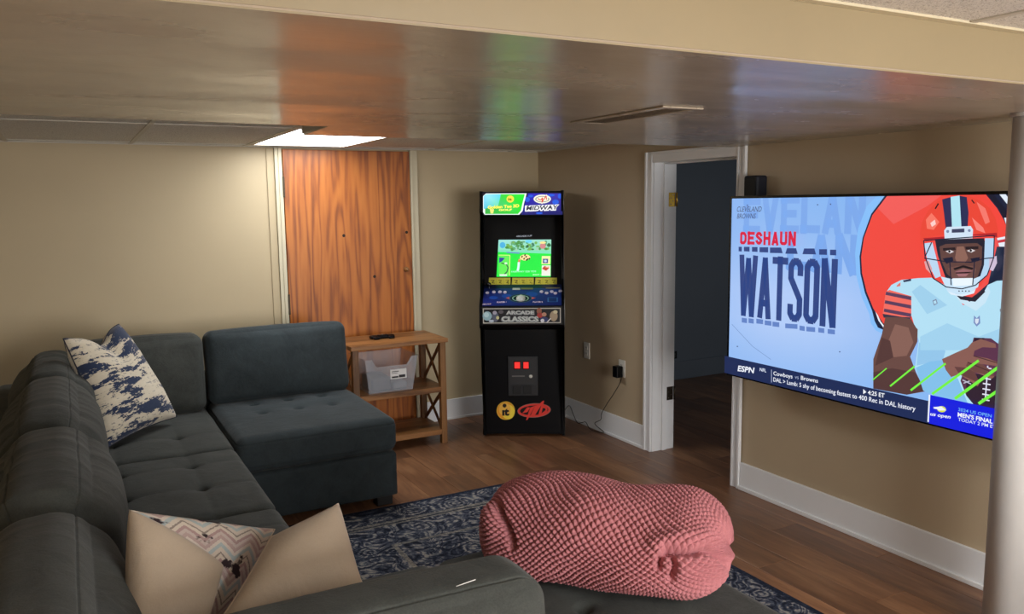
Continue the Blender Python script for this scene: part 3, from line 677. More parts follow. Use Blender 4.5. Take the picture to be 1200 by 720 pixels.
# head
ring([(372, 268), (590, 262), (600, 300), (592, 420), (560, 478), (500, 488), (420, 440), (385, 340)], (34, 32, 48))
ring([(392, 300), (420, 288), (560, 284), (582, 300), (580, 380), (560, 440), (520, 462), (470, 458), (425, 420), (400, 360)], (96, 66, 62))
ring([(470, 300), (500, 298), (520, 350), (505, 372), (470, 370), (462, 350)], (140, 100, 88))
ring([(430, 395), (470, 385), (540, 385), (556, 400), (545, 440), (500, 452), (450, 440)], (112, 78, 72))
ring([(408, 306), (462, 303), (466, 314), (410, 318)], (40, 28, 34)); ring([(508, 300), (566, 298), (566, 310), (510, 312)], (40, 28, 34))
ring([(420, 320), (440, 314), (458, 322), (440, 330)], (216, 210, 214)); ring([(515, 318), (535, 310), (553, 317), (535, 326)], (216, 210, 214))
g.ell(*A(438, 321), 1.4, 1.5, (28, 20, 26)); g.ell(*A(533, 317), 1.4, 1.5, (28, 20, 26))
ring([(408, 352), (452, 345), (456, 362), (425, 376)], (26, 28, 52)); ring([(532, 352), (574, 346), (570, 362), (540, 370)], (26, 28, 52))
ring([(456, 396), (500, 382), (545, 394), (540, 402), (500, 392), (462, 404)], (30, 22, 28))
ring([(462, 412), (500, 398), (545, 408), (520, 418), (470, 420)], (150, 100, 104)); ring([(462, 414), (545, 410), (520, 418), (470, 419)], (40, 20, 28))
ring([(470, 420), (525, 418), (512, 432), (480, 432)], (160, 108, 112))
# helmet shell
ring([(312, 288), (308, 240), (318, 190), (345, 140), (385, 100), (430, 80), (480, 72), (530, 76), (580, 96), (620, 130), (645, 175), (656, 225), (652, 262), (600, 246), (520, 240), (440, 244), (360, 256), (330, 262), (326, 290)], (232, 70, 54))
ring([(322, 262), (650, 238), (652, 258), (600, 250), (440, 252), (335, 276)], (170, 36, 44))
ring([(335, 180), (360, 150), (395, 190), (370, 225), (340, 220)], (246, 118, 100)); ring([(355, 195), (375, 180), (380, 200), (362, 212)], (255, 205, 200))
ring([(560, 100), (600, 130), (620, 190), (600, 200), (580, 150)], (244, 120, 108)); ring([(540, 170), (590, 215), (600, 240), (560, 225)], (248, 130, 120))
ring([(408, 90), (446, 80), (452, 214), (424, 218), (416, 150)], (46, 44, 84)); ring([(446, 79), (486, 73), (494, 212), (452, 214)], (176, 226, 240)); ring([(486, 74), (518, 80), (526, 150), (522, 212), (494, 212)], (40, 44, 84))
g.line([A(378, 132), A(392, 108)], 1.6, (20, 20, 30)); g.line([A(540, 92), A(552, 108)], 1.4, (20, 20, 30))
ring([(418, 228), (430, 212), (536, 208), (546, 224), (544, 262), (420, 268)], (208, 226, 244)); ring([(452, 222), (508, 219), (508, 236), (452, 238)], (60, 66, 96))
g.ell(*A(434, 232), 1.7, 1.7, (120, 136, 170)); g.ell(*A(530, 228), 1.7, 1.7, (120, 136, 170))
ring([(330, 285), (366, 280), (392, 380), (404, 430), (380, 440), (345, 370)], (186, 214, 240)); ring([(600, 262), (642, 262), (640, 350), (606, 430), (570, 458), (596, 380)], (180, 212, 240))
ring([(330, 365), (350, 362), (366, 398), (360, 420), (338, 398)], (224, 160, 164)); ring([(620, 350), (652, 340), (654, 372), (636, 408), (618, 400)], (206, 190, 214))
ring([(404, 432), (440, 440), (500, 450), (550, 442), (580, 430), (570, 478), (530, 505), (480, 512), (434, 496)], (200, 226, 246)); ring([(456, 440), (548, 438), (546, 470), (460, 474)], (232, 244, 252))
ring([(434, 496), (480, 512), (530, 505), (560, 486), (552, 506), (500, 520), (450, 512)], (220, 236, 250))
for k in range(4): g.ell(*A(486+k*15, 496), .8, .8, (60, 60, 80))
nv = (28, 30, 54)
for L in ([(330, 272), (642, 250)], [(330, 272), (336, 345), (372, 440), (430, 478), (500, 486), (560, 470), (612, 425), (640, 350), (644, 250)], [(332, 350), (430, 366), (540, 368), (600, 352), (644, 348)], [(446, 366), (452, 470)], [(556, 366), (548, 470)], [(402, 266), (398, 280)], [(336, 345), (366, 280)]):
    g.line([A(*p) for p in L], 1.25, nv)
# writing, left side
def E5(X, Y): return (850+X/7.2, 225+Y/7.2)
g.text('CLEVELAND', E5(130, 166), E5(338, 166), 6.0, (40, 44, 84), 0, .25)
g.text('BROWNS', E5(130, 224), E5(290, 224), 5.8, (40, 44, 84), 0, .25)
g.cond('DESHAUN', E5(156, 440), E5(628, 450), 14.6, (214, 30, 66), .33, .16)
nb = (46, 68, 130)
bx = [E5(124, 540), E5(972, 560)]
p0, p1 = D(70, 517), D(438, 566)
g.cond('WATSON', D(66, 517), D(438, 566), 69, nb, .375, .08)
# echo bars above and below the big name
for (a, b, y0, y1) in ((145, 172, 462, 500), (190, 238, 462, 500), (258, 305, 464, 503), (322, 395, 466, 508), (410, 518, 468, 514), (540, 645, 474, 520), (685, 800, 476, 524), (826, 892, 482, 528), (918, 970, 486, 532)):
    q = [E5(a, y1), E5(b, y1+2), E5(b-(14 if b-a > 90 else 0), y0), E5(a+(14 if 500 < a < 700 else 0), y0)]
    g.poly(q, nb, a == 145)
for (a, b, y0) in ((78, 98, 530), (104, 124, 532), (134, 160, 534), (166, 192, 540), (196, 222, 545), (245, 292, 552), (300, 320, 560), (326, 360, 564), (372, 395, 568), (408, 436, 573)):
    g.poly([D(a, y0+18), D(b, y0+21), D(b, y0+3), D(a, y0)], (98, 130, 196), a == 78)
g.line([D(40, 555), D(120, 640), D(190, 690)], .5, (110, 140, 190))
for q in ((100, 100), (370, 98), (420, 96), (455, 660), (62, 640)): g.ell(*D(*q), .8, .8, (50, 66, 110), 8)
# ticker
tk = (28, 42, 84)
g.uv([(.011, .015), (W_-.011, .015), (W_-.011, .108), (.011, .108)], tk)
u1b = g.px(*B(484, 570))[0]; g.uv([(u1b, .015), (W_-.011, .015), (W_-.011, .135), (u1b, .135)], (20, 30, 220))
g.uv([(u1b-.007, .02), (u1b, .02), (u1b, .135), (u1b-.007, .135)], (230, 236, 250))
def Q(X, Y): return (850+X/3.529, 420+Y/3.529)
g.text('ESPN', Q(68, 50), Q(138, 60), 6.6, (236, 240, 250), .03, .15)
g.text('NFL', Q(160, 50), Q(187, 56), 3.9, (220, 228, 245), .02)
g.line([Q(209, 45), Q(209, 98)], .7, (170, 180, 210))
g.text('Cowboys', Q(217, 67), Q(296, 81), 4.6, (236, 240, 250), .012); g.text('vs', Q(306, 82), Q(322, 84), 4.6, (160, 170, 200), 0); g.text('Browns', Q(331, 86), Q(402, 99), 4.8, (236, 240, 250), .012)
g.text('DAL > Lamb: 5 shy of becoming fastest to 400 Rec in DAL history', Q(217, 93), Q(806, 215), 4.9, (232, 236, 248), .012)
g.poly([Q(590, 145), Q(603, 137), Q(590, 124)], (240, 244, 250)); g.text('4:25 ET', Q(609, 146), Q(678, 160), 5.0, (240, 244, 250), .02)
g.text('us open', Q(868, 232), Q(952, 246), 4.2, (236, 240, 250), .02, .2)
g.ell(*Q(915, 207), 5.2, 3.6, (216, 222, 60), 18, .15); g.poly([Q(880, 198), Q(915, 196), Q(935, 212), Q(905, 212)], (236, 240, 248)); g.line([Q(882, 203), Q(925, 210)], .8, (240, 240, 250))
g.text('2024 US OPEN', Q(984, 213), Q(1122, 241), 3.7, (120, 190, 245), .005)
g.text("MEN'S FINAL", Q(982, 236), Q(1127, 266), 4.9, (240, 244, 250), .03)
g.text('TODAY 2 PM ET', Q(984, 254), Q(1140, 287), 3.8, (220, 228, 245), .01)
g.build('screen_picture', M['screen'], tv)
# ---- small speaker above the TV corner
t = thing('wall_speaker', 'small dark blue-black speaker box on the wall beside the doorway, above the television', 'speaker', (XR, 3.29, 1.69))
box('cabinet', (XR-.09, 3.235, 1.61), (XR-.012, 3.335, 1.78), M['speaker'], t, .012, 3)
box('grille', (XR-.094, 3.245, 1.62), (XR-.089, 3.325, 1.77), M['black_matte'], t, .002)
box('bracket', (XR-.012, 3.26, 1.66), (XR-.0005, 3.31, 1.72), M['black_matte'], t)

# ============================================================ ARCADE CABINET
AO = Vector((2.517, 5.107, 0)); AU = Vector((.8563, -.5165, 0)).normalized(); AN = Vector((-.5165, -.8563, 0)).normalized()
def arc(u, d, z): return AO+AU*u+AN*d+Vector((0, 0, z))
ac = thing('arcade_cabinet', 'tall black stand-up arcade cabinet with lit marquee in the room corner', 'arcade machine', tuple(arc(.288, -.25, 0)))
prof = [(-.50, .01), (0, .01), (0, .765), (.135, .805), (.155, .825), (.155, .955), (-.055, 1.085), (-.075, 1.12), (-.135, 1.545), (-.01, 1.592), (-.045, 1.735), (-.50, 1.735)]
AW = .577
for u in (0, AW-.018):
    prism('side_panel', [arc(u, d, z) for d, z in prof], AU*.018, M['black'], ac)
def arcpoly(name, pts, u0, u1, mat): return prism(name, [arc(u0, d, z) for d, z in pts], AU*(u1-u0), mat, ac)
a0, a1 = .018, AW-.018
arcpoly('front_panel', [(-.004, .02), (-.004, .77), (-.02, .77), (-.02, .02)], a0, a1, M['black'])
arcpoly('control_panel_box', [(-.004, .77), (.13, .81), (.15, .83), (.15, .948), (-.06, 1.078), (-.08, 1.07), (-.08, .77)], a0, a1, M['black'])
arcpoly('screen_bezel', [(-.079, 1.08), (-.085, 1.12), (-.150, 1.548), (-.17, 1.548), (-.10, 1.07)], a0, a1, M['black'])
arcpoly('speaker_panel', [(-.150, 1.548), (-.02, 1.590), (-.04, 1.60), (-.17, 1.56)], a0, a1, M['black_matte'])
arcpoly('marquee_box', [(-.018, 1.596), (-.052, 1.73), (-.49, 1.73), (-.49, 1.70), (-.2, 1.60)], a0, a1, M['black'])
arcpoly('back_panel', [(-.495, .02), (-.495, 1.73), (-.485, 1.73), (-.485, .02)], a0, a1, M['black'])
for u in (-.0015, AW-.0005):
    e = [arc(u+.001, d*1.0+.0012, z) for d, z in prof[1:11]]
    tube('edge_molding', e, .0028, M['silver'] if u > 0 else M['black'], ac, 6)
# marquee graphics
def plane2(d0, z0, d1, z1, off=.0006):
    O = arc(0, d0, z0); Vv = arc(0, d1, z1)-O; f = Flat(O, AU, Vv)
    if f.N.dot(AN) < 0: f.step = -f.step; f.O -= f.N*off
    else: f.O += f.N*off
    return f
g = plane2(-.014, 1.596, -.0485, 1.731)
def K(X, Y): return (550+X/10, 215+Y/10)
g.poly([K(160, 370), K(1095, 370), K(1095, 105), K(150, 105)], (14, 14, 30))
g.poly([K(605, 368), K(1090, 368), K(1090, 118), K(690, 118)], [(30, 30, 110), (20, 24, 90), (60, 50, 170), (40, 30, 190)])
for q in ((680, 190, 3, 3), (1010, 220, 4, 3), (720, 150, 3, 1.5), (1060, 150, 2.4, 3), (820, 350, 4, 1.2), (960, 140, 4, 1.5)): g.ell(*K(q[0], q[1]), q[2], q[3], (40, 90, 215), 12)
g.poly([K(180, 368), K(585, 368), K(625, 325), K(640, 240), K(672, 118), K(195, 120), K(162, 150), K(162, 340)], (235, 245, 245))
g.poly([K(185, 360), K(570, 360), K(605, 320), K(622, 240), K(650, 128), K(360, 128), K(340, 245), K(185, 280)], [(60, 180, 60), (50, 210, 50), (40, 220, 40), (30, 225, 40), (40, 230, 50), (60, 210, 60), (70, 200, 110), (60, 160, 80)])
g.poly([K(180, 300), K(340, 260), K(370, 128), K(195, 128), K(170, 150), K(170, 300)], [(70, 170, 110), (110, 220, 180), (90, 210, 240), (150, 225, 250), (120, 215, 245), (80, 190, 220)])
g.ell(*K(480, 185), 4.4, 4.2, (240, 220, 70), 18)
g.text('it', K(455, 203), K(500, 203), 3.2, (60, 50, 20), .02)
g.text('Golden Tee 3D', K(215, 300), K(585, 280), 3.6, (250, 240, 90), .05); g.text('GOLF', K(345, 325), K(500, 320), 2.2, (250, 250, 120), .05)
g.poly([K(250, 355), K(280, 355), K(290, 305), K(240, 300)], (236, 226, 120))
g.ell(*K(855, 185), 10.2, 5.2, (238, 236, 214), 24); g.ell(*K(855, 187), 8.2, 3.6, (110, 110, 110), 24); g.ell(*K(855, 187), 7.2, 2.9, (240, 238, 215), 24)
g.poly([K(905, 128), K(930, 170), K(880, 185)], (238, 236, 214)); g.poly([K(835, 225), K(870, 225), K(850, 248)], (238, 236, 214))
g.line([K(800, 180), K(835, 200), K(860, 170), K(850, 225), K(900, 150), K(905, 195)], 1.1, (215, 60, 40))
g.text('MIDWAY', K(652, 322), K(1055, 308), 6.0, (245, 245, 245), .16); g.text('MIDWAY', K(665, 318), K(1042, 305), 5.0, (40, 44, 60), .03, .15)
g.build('marquee', M['arc_screen'], ac)
# screen picture
g = plane2(-.085, 1.12, -.150, 1.548)
def L_(X, Y): return (570+X/10.29, 270+Y/10.29)
g.text('ARCADE', L_(360, 82), L_(485, 78), 1.8, (150, 155, 165), .02); g.text('1UP', L_(497, 78), L_(550, 74), 1.8, (150, 155, 165), .02)
sc = [L_(122, 562), L_(776, 562), L_(782, 112), L_(147, 115)]
g.poly(sc, [(60, 225, 80), (60, 225, 80), (150, 210, 190), (150, 215, 210)])
g.poly([L_(122, 562), L_(776, 562), L_(780, 280), L_(138, 262)], (22, 224, 62))
g.poly([L_(139, 262), L_(780, 284), L_(780, 250), L_(140, 236)], (120, 214, 176))
tree_c = [(70, 140, 60), (40, 100, 60), (110, 170, 80), (150, 200, 170), (90, 160, 110), (60, 120, 90)]
rr = random.Random(3)
for k in range(60):
    X = rr.uniform(245, 760); Y = rr.uniform(140, 235); g.ell(*L_(X, Y), rr.uniform(1, 2.6), rr.uniform(.8, 2.2), rr.choice(tree_c), 7, 0, k % 10 == 0)
g.ell(*L_(680, 190), 3.6, 3.4, (200, 130, 130), 12); g.ell(*L_(680, 150), 3.8, 1.4, (236, 220, 140), 12); g.ell(*L_(195, 180), 3.4, 3.6, (70, 170, 214), 12); g.ell(*L_(510, 135), 4, 1.8, (100, 200, 230), 12)
g.poly([L_(240, 262), L_(400, 270), L_(400, 285), L_(245, 275)], (90, 130, 190))
g.poly([L_(150, 545), L_(278, 545), L_(285, 300), L_(150, 300)], (90, 226, 80)); g.line([L_(148, 300), L_(285, 302), L_(278, 548)], .7, (224, 236, 130))
g.poly([L_(155, 395), L_(190, 375), L_(225, 335), L_(155, 330)], (40, 56, 150)); g.line([L_(180, 395), L_(240, 412), L_(262, 450), L_(250, 500), L_(215, 535)], 1.2, (40, 70, 60)); g.ell(*L_(235, 400), 1.8, 1.3, (200, 240, 200), 10)
g.poly([L_(160, 555), L_(250, 555), L_(250, 530), L_(160, 530)], (200, 225, 200))
g.poly([L_(665, 410), L_(770, 410), L_(772, 312), L_(668, 312)], (226, 232, 160)); g.poly([L_(680, 398), L_(742, 398), L_(744, 345), L_(682, 345)], (50, 70, 140)); g.ell(*L_(712, 372), 1.8, 1.6, (190, 200, 230), 8)
g.poly([L_(665, 550), L_(772, 550), L_(772, 424), L_(668, 424)], (226, 226, 214)); g.poly([L_(670, 465), L_(720, 490), L_(760, 455), L_(700, 432)], (186, 60, 40)); g.poly([L_(700, 450), L_(755, 455), L_(755, 435)], (230, 170, 130))
g.line([L_(378, 490), L_(388, 440), L_(392, 385)], 2.6, (210, 236, 240)); g.line([L_(392, 385), L_(400, 350)], 2.4, (214, 120, 80)); g.line([L_(398, 360), L_(425, 335)], 1.2, (230, 170, 130))
g.ell(*L_(468, 330), 6.2, 3.6, (238, 214, 150), 16)
for q in ((430, 320), (455, 345), (480, 320), (465, 300), (500, 350), (520, 345), (485, 360)): g.ell(*L_(*q), .9, 1.3, (30, 40, 20), 7, .5, q[0] == 430)
g.text('FAIRWAY 320 YDS', L_(300, 510), L_(600, 506), 1.9, (170, 240, 200), .02); g.text('SHOT 1', L_(560, 545), L_(660, 545), 1.6, (200, 250, 200), .02)
g.build('screen', M['arc_screen'], ac)
# instruction cards
g = plane2(-.085, 1.12, -.150, 1.548, .0004)
for (a, b, y0, y1) in ((28, 292, 572, 657), (308, 572, 572, 657), (588, 852, 572, 657)):
    g.poly([L_(a-4, y1), L_(b-2, y1), L_(b, y0), L_(a+4, y0)], (200, 196, 70), a == 28)
    for k in range(3):
        X = a+8+k*88; g.poly([L_(X, y1-6), L_(X+76, y1-6), L_(X+78, y0+8), L_(X+2, y0+8)], (214, 206, 64), k == 0)
        g.line([L_(X+20, y1-55), L_(X+60, y1-50), L_(X+30, y1-25), L_(X+64, y1-18)], .8, (96, 90, 30), k == 0)
g.build('instruction_cards', M['print'], ac)
# control deck graphics
g = plane2(.155, .955, -.055, 1.085, -.0002)
g.uv([(.018, .002), (AW-.018, .002), (AW-.018, .242), (.018, .242)], (16, 22, 58))
def T_(X, Y): return (555+X/10.28, 320+Y/10.28)
g.uv([(.02, .01), (AW-.02, .01), (AW-.02, .2), (.02, .2)], [(30, 40, 120), (26, 40, 110), (24, 56, 130), (26, 40, 110)])
for q in ((400, 280, 6, 2.4), (700, 260, 7, 3), (950, 320, 5, 2.4), (240, 300, 5, 2)): g.ell(*T_(q[0], q[1]), q[2], q[3], (30, 70, 160), 16, 0, q[0] == 400)
g.ell(*T_(565, 308), 13.5, 5.2, (60, 90, 110), 20); g.ell(*T_(565, 308), 12.2, 4.6, (16, 26, 60), 20); g.ell(*T_(565, 308), 9.8, 3.8, (150, 190, 170), 20); g.ell(*T_(565, 308), 8.6, 3.2, (20, 34, 40), 20)
g.poly([T_(385, 305), T_(430, 322), T_(430, 292)], (190, 90, 90)); g.poly([T_(750, 305), T_(700, 322), T_(700, 292)], (190, 90, 90))
g.text('PLAYER 1', T_(280, 365), T_(395, 362), 1.7, (220, 200, 230), .03); g.text('PLAYER 2', T_(715, 362), T_(832, 362), 1.7, (220, 200, 230), .03); g.text('ARCADE', T_(105, 388), T_(210, 384), 1.2, (220, 200, 200), .03)
g.poly([T_(890, 355), T_(1015, 355), T_(1015, 300), T_(890, 300)], (60, 110, 170)); g.poly([T_(905, 350), T_(1000, 350), T_(1000, 306), T_(905, 306)], (20, 50, 110))
g.poly([T_(468, 210), T_(560, 210), T_(560, 186), T_(470, 186)], (190, 190, 186)); g.poly([T_(570, 205), T_(715, 205), T_(715, 184), T_(570, 184)], (110, 112, 80)); g.line([T_(870, 190), T_(1040, 186)], 1.2, (130, 120, 90))
g.build('control_deck', M['print'], ac)
dn = g.N if g.N.dot(AN) > 0 else -g.N
def deckpt(X, Y, h=0):
    u, v = g.px(*T_(X, Y)); return g.O+g.U*u+g.V*v+dn*(h+.002)
disc('trackball', deckpt(568, 314), dn, .033, .024, plain('trackball_grey', (205, 212, 205), .25), ac, 24, 1)
for q in ((165, 246), (245, 238), (318, 236), (378, 240), (818, 234), (880, 250), (942, 232), (985, 252), (1045, 226)):
    b = disc('button', deckpt(*q), dn, .0125, .007, plain('button_lilac', (214, 204, 226), .35), ac, 14)
st = tube('joystick', [deckpt(190, 215), deckpt(190, 215)+dn*.045], .004, M['chrome'], ac); V, F = softbox_geo((-.016, -.016, -.016), (.016, .016, .016), .016, 8)
pp = deckpt(190, 215)+dn*.052; mesh('ball_top', V+np.array(pp), F, M['black_gloss'], st, True)
# banner on the control panel lip
g = plane2(.155, .825, .155, .955, .0)
g.uv([(.018, .004), (AW-.018, .004), (AW-.018, .128), (.018, .128)], (14, 14, 18))
g.uv([(.022, .014), (AW-.026, .014), (AW-.026, .118), (.022, .118)], (196, 192, 182)); g.uv([(.028, .020), (AW-.032, .020), (AW-.032, .112), (.028, .112)], (22, 24, 30))
g.text('ARCADE', T_(385, 500), T_(735, 500), 4.6, (120, 124, 128), .14); g.text('ARCADE', T_(392, 497), T_(728, 497), 4.0, (198, 202, 200), .04)
g.text('CLASSICS', T_(328, 588), T_(790, 588), 6.6, (120, 124, 128), .14); g.text('CLASSICS', T_(338, 583), T_(780, 583), 5.8, (200, 206, 202), .04)
g.ell(*T_(165, 520), 5.4, 5.4, (150, 186, 196)); g.ell(*T_(155, 505), 3, 3, (186, 214, 220)); g.ell(*T_(262, 530), 4.0, 6.0, (92, 98, 118)); g.ell(*T_(255, 480), 2.4, 2.2, (176, 172, 190)); g.ell(*T_(290, 540), 1.8, 2.0, (210, 206, 150)); g.ell(*T_(330, 470), 3, 2.2, (96, 92, 100)); g.ell(*T_(215, 580), 3, 1.6, (190, 200, 214))
g.ell(*T_(790, 460), 3.0, 3.8, (150, 96, 76)); g.ell(*T_(800, 510), 3.6, 3, (170, 60, 56)); g.ell(*T_(850, 500), 2.8, 2.4, (190, 140, 116)); g.ell(*T_(850, 560), 5, 3, (50, 60, 110)); g.ell(*T_(830, 575), 2.2, 2.2, (220, 220, 226)); g.ell(*T_(965, 520), 4.6, 6, (170, 150, 124)); g.ell(*T_(985, 470), 2.6, 2, (206, 196, 160)); g.line([T_(880, 600), T_(930, 545)], 1.2, (220, 220, 226))
g.build('front_banner', M['print'], ac)
# coin door
def onfront(x, y, d=0):
    r = ray(x, y); O = arc(0, d, 0); t_ = (O-CAM).dot(AN)/r.dot(AN); q = CAM+r*t_-AO; return q.dot(AU), q.z
def fb(x0, y0, x1, y1):
    u0, z0 = onfront(x0, y1); u1, z1 = onfront(x1, y0); return u0, z0, u1, z1
u0, z0, u1, z1 = fb(595.5, 417.5, 630, 464)
cdoor = None
def abox(name, u0, u1, d0, d1, z0, z1, mat, parent, bev=.0): return box(name, (u0, d0, z0), (u1, d1, z1), mat, parent, bev, 3, xf=lambda c: arc(c.x, c.y, c.z))
cdoor = abox('coin_door', u0, u1, -.003, .009, z0, z1, M['black_matte'], ac, .004)
cdoor.data.materials[0] = plain('coin_door_black', (30, 31, 34), .45)
abox('rim', u0+.012, u1-.012, .009, .0105, z0+.08, z1-.012, plain('coin_door_grey', (36, 37, 40), .5), cdoor, .001)
for a, b in ((603.0, 609.5), (613.5, 619.5)):
    q = fb(a, 424, b, 431.5); c_ = abox('coin_slot', q[0]-.004, q[2]+.004, .0105, .017, q[1]-.006, q[3]+.006, M['black_gloss'], cdoor, .002)
    e_ = abox('coin_button', q[0], q[2], .017, .0195, q[1], q[3], M['red_glow'], cdoor, .001); e_['label'] = 'glowing red coin button'
q = fb(600, 440, 615, 441.5); abox('nameplate', q[0], q[2], .0105, .0125, q[1], q[3], M['silver'], cdoor)
u_, z_ = onfront(622, 441); disc('lock', arc(u_, .0105, z_), AN, .013, .014, M['white_plastic'], cdoor, 16, 1)
for a, b in ((601, 610.5), (613, 623)):
    q = fb(a, 452, b, 461.5); abox('coin_return', q[0], q[2], .009, .014, q[1], q[3], M['black_matte'], cdoor, .003)
g = plane2(0, 0, 0, 1, .0)
g.O = g.O-AN*.0035
def N_(X, Y): return (570+X/6.256, 400+Y/6.256)
g.ell(*N_(142, 510), 10.8, 10.8, (222, 180, 60), 32); g.ell(*N_(142, 510), 10.0, 10.0, (226, 150, 40), 32)
g.ell(*N_(160, 520), 7.6, 8.6, (240, 214, 70), 24); g.ell(*N_(135, 500), 7.0, 7.6, (236, 184, 80), 24)
g.ell(*N_(133, 473), 2.3, 2.3, (24, 22, 20), 16); g.text('ıt', N_(116, 543), N_(168, 543), 9.0, (24, 22, 20), .05)
# red swoosh monogram
g.ell(*N_(350, 508), 19.6, 8.4, (150, 110, 105), 36, -.06); g.ell(*N_(350, 508), 19.0, 7.8, (216, 58, 48), 36, -.06); g.ell(*N_(350, 507), 16.6, 5.6, (10, 10, 14), 30, -.06)
rd = (220, 60, 50)
g.poly([N_(290, 580), N_(302, 576), N_(356, 474), N_(322, 486)], rd); g.poly([N_(322, 486), N_(300, 484), N_(262, 530), N_(300, 520)], rd)
g.poly([N_(356, 474), N_(378, 470), N_(356, 520), N_(340, 545), N_(322, 550)], rd); g.poly([N_(322, 550), N_(352, 548), N_(424, 436), N_(412, 438), N_(372, 476)], rd)
g.poly([N_(424, 436), N_(400, 548), N_(376, 556), N_(402, 470)], rd); g.line([N_(400, 480), N_(436, 486), N_(442, 508), N_(395, 545)], 2.2, rd)
g.build('front_logos', M['print'], ac)

# ============================================================ SIDE TABLE (open shelf)
sx0, sx1, sy0, sy1, sz = 1.575, 2.235, 5.10, 5.50, .74
t = thing('side_shelf', 'small wooden open shelf table with crossed side braces beside the sofa', 'side table', ((sx0+sx1)/2, (sy0+sy1)/2, 0))
box('top', (sx0-.012, sy0-.015, sz-.028), (sx1+.012, sy1+.01, sz), M['shelf_x'], t, .003)
lw = .042
for xx in (sx0, sx1-lw):
    for yy in (sy0, sy1-lw): box('leg', (xx, yy, 0), (xx+lw, yy+lw, sz-.028), M['shelf_z'], t, .003)
for z in (.385, .085): box('shelf', (sx0+.005, sy0+.004, z-.02), (sx1-.005, sy1-.006, z+.016), M['shelf_x'], t, .003)
for xx in (sx0+.012, sx1-.030):
    for (za, zb) in ((.402, .712), (.102, .364)):
        for (ya, yb) in ((sy0+lw, sy1-lw), (sy1-lw, sy0+lw)):
            dv = Vector((0, yb-ya, zb-za)); n = Vector((0, -dv.z, dv.y)).normalized()*.012
            o_ = .0 if ya < yb else .008
            a, b = Vector((xx+o_, ya, za)), Vector((xx+o_, yb, zb))
            prism('cross_brace', [a-n, b-n, b+n, a+n], (.009, 0, 0), M['shelf_z'], t)
# remote / controller on top
t = thing('remote_control', 'black handheld controller lying on the shelf table top', 'remote', (1.86, 5.33, sz))
P, F = softbox_geo((1.775, 5.30, sz+.001), (1.945, 5.36, sz+.024), .011, 12); mesh('body', P, F, M['black'], t, True)
P, F = softbox_geo((1.785, 5.27, sz+.001), (1.83, 5.33, sz+.02), .01, 8); mesh('grip', P, F, M['black'], t, True)
P, F = softbox_geo((1.89, 5.27, sz+.001), (1.935, 5.33, sz+.02), .01, 8); mesh('grip', P, F, M['black'], t, True)
for k in range(3): disc('button', (1.83+k*.03, 5.325, sz+.024), (0, 0, 1), .007, .004, M['silver'] if k == 1 else M['black_gloss'], t, 12)
# clear bin on the middle shelf
bx0, bx1, by0, by1, bz0, bz1 = 1.665, 2.035, 5.12, 5.44, .402, .635
t = thing('storage_bin', 'clear plastic storage bin with a white label on the middle shelf', 'bin', ((bx0+bx1)/2, (by0+by1)/2, bz0))
fl_ = .03
def ringpts(z, g_): 
    k = (z-bz0)/(bz1-bz0)*fl_; return [(bx0+fl_-k-g_, by0+fl_-k-g_), (bx1-fl_+k+g_, by0+fl_-k-g_), (bx1-fl_+k+g_, by1-fl_+k+g_), (bx0+fl_-k-g_, by1-fl_+k+g_)]
def frontz(s):   # dip in the front rim
    return bz1 - .055*smooth01((np.clip(.5-abs(s-.5), 0, .5)-.12)/.08)
Vb = []; Fb = []
n = 24; q0 = ringpts(bz0, 0); 
per = []
for e in range(4):
    for k in range(n): per.append((e, k/n))
for lvl in range(5):
    for (e, s) in per:
        a0_, b0_ = q0[e], q0[(e+1) % 4]; top = bz1 if e != 0 else float(frontz(s)); z = bz0+(top-bz0)*min(lvl, 3)/3
        q = ringpts(z, .012 if lvl == 4 else 0); a_, b_ = q[e], q[(e+1) % 4]
        if lvl == 4: z += .001
        Vb.append((a_[0]+(b_[0]-a_[0])*s, a_[1]+(b_[1]-a_[1])*s, z))
mm_ = len(per)
for lvl in range(4):
    for k in range(mm_): Fb.append([lvl*mm_+k, lvl*mm_+(k+1) % mm_, (lvl+1)*mm_+(k+1) % mm_, (lvl+1)*mm_+k])
Fb.append(list(range(mm_)))
bo = mesh('tub', Vb, Fb, M['clear'], t); md = bo.modifiers.new('thick', 'SOLIDIFY'); md.thickness = .0025
box('label_card', (1.84, by0+.0085, .49), (1.955, by0+.011, .555), M['label'], t, xf=None)
boxes('label_print', [((1.85, by0+.0075, .538), (1.90, by0+.0085, .543)), ((1.85, by0+.0075, .528), (1.89, by0+.0085, .531)), ((1.90, by0+.0075, .497), (1.945, by0+.0085, .515)), ((1.85, by0+.0075, .497), (1.895, by0+.0085, .508))], M['ink'], t)
P, F = softbox_geo((1.72, 5.17, .404), (1.86, 5.39, .50), .02, 10, (0, 0, .01)); c1 = mesh('cable_bundle', P, F, M['bin_stuff'], None, True, org=(1.79, 5.28, .404)); tag(c1, 'dark grey bundle lying inside the clear storage bin', 'bundle')
P, F = softbox_geo((1.875, 5.19, .404), (1.985, 5.38, .455), .02, 10, (0, 0, .01)); c1 = mesh('folded_cloth', P, F, plain('pale_cloth', (150, 156, 166), .8), None, True, org=(1.93, 5.28, .404)); tag(c1, 'pale folded cloth lying in the right half of the clear bin', 'cloth')

# ============================================================ RUG
bm = bmesh.new(); rx0, rx1, ry0, ry1 = .78, 2.55, 1.24, 4.14
add_box(bm, (rx0, ry0, .0003), (rx1, ry1, .010), .003, 2)
rug = from_bm('area_rug', bm, M['rug'], None, False, org=(.5*(rx0+rx1), .5*(ry0+ry1), 0)); tag(rug, 'distressed navy and cream patterned area rug on the wood floor', 'rug')

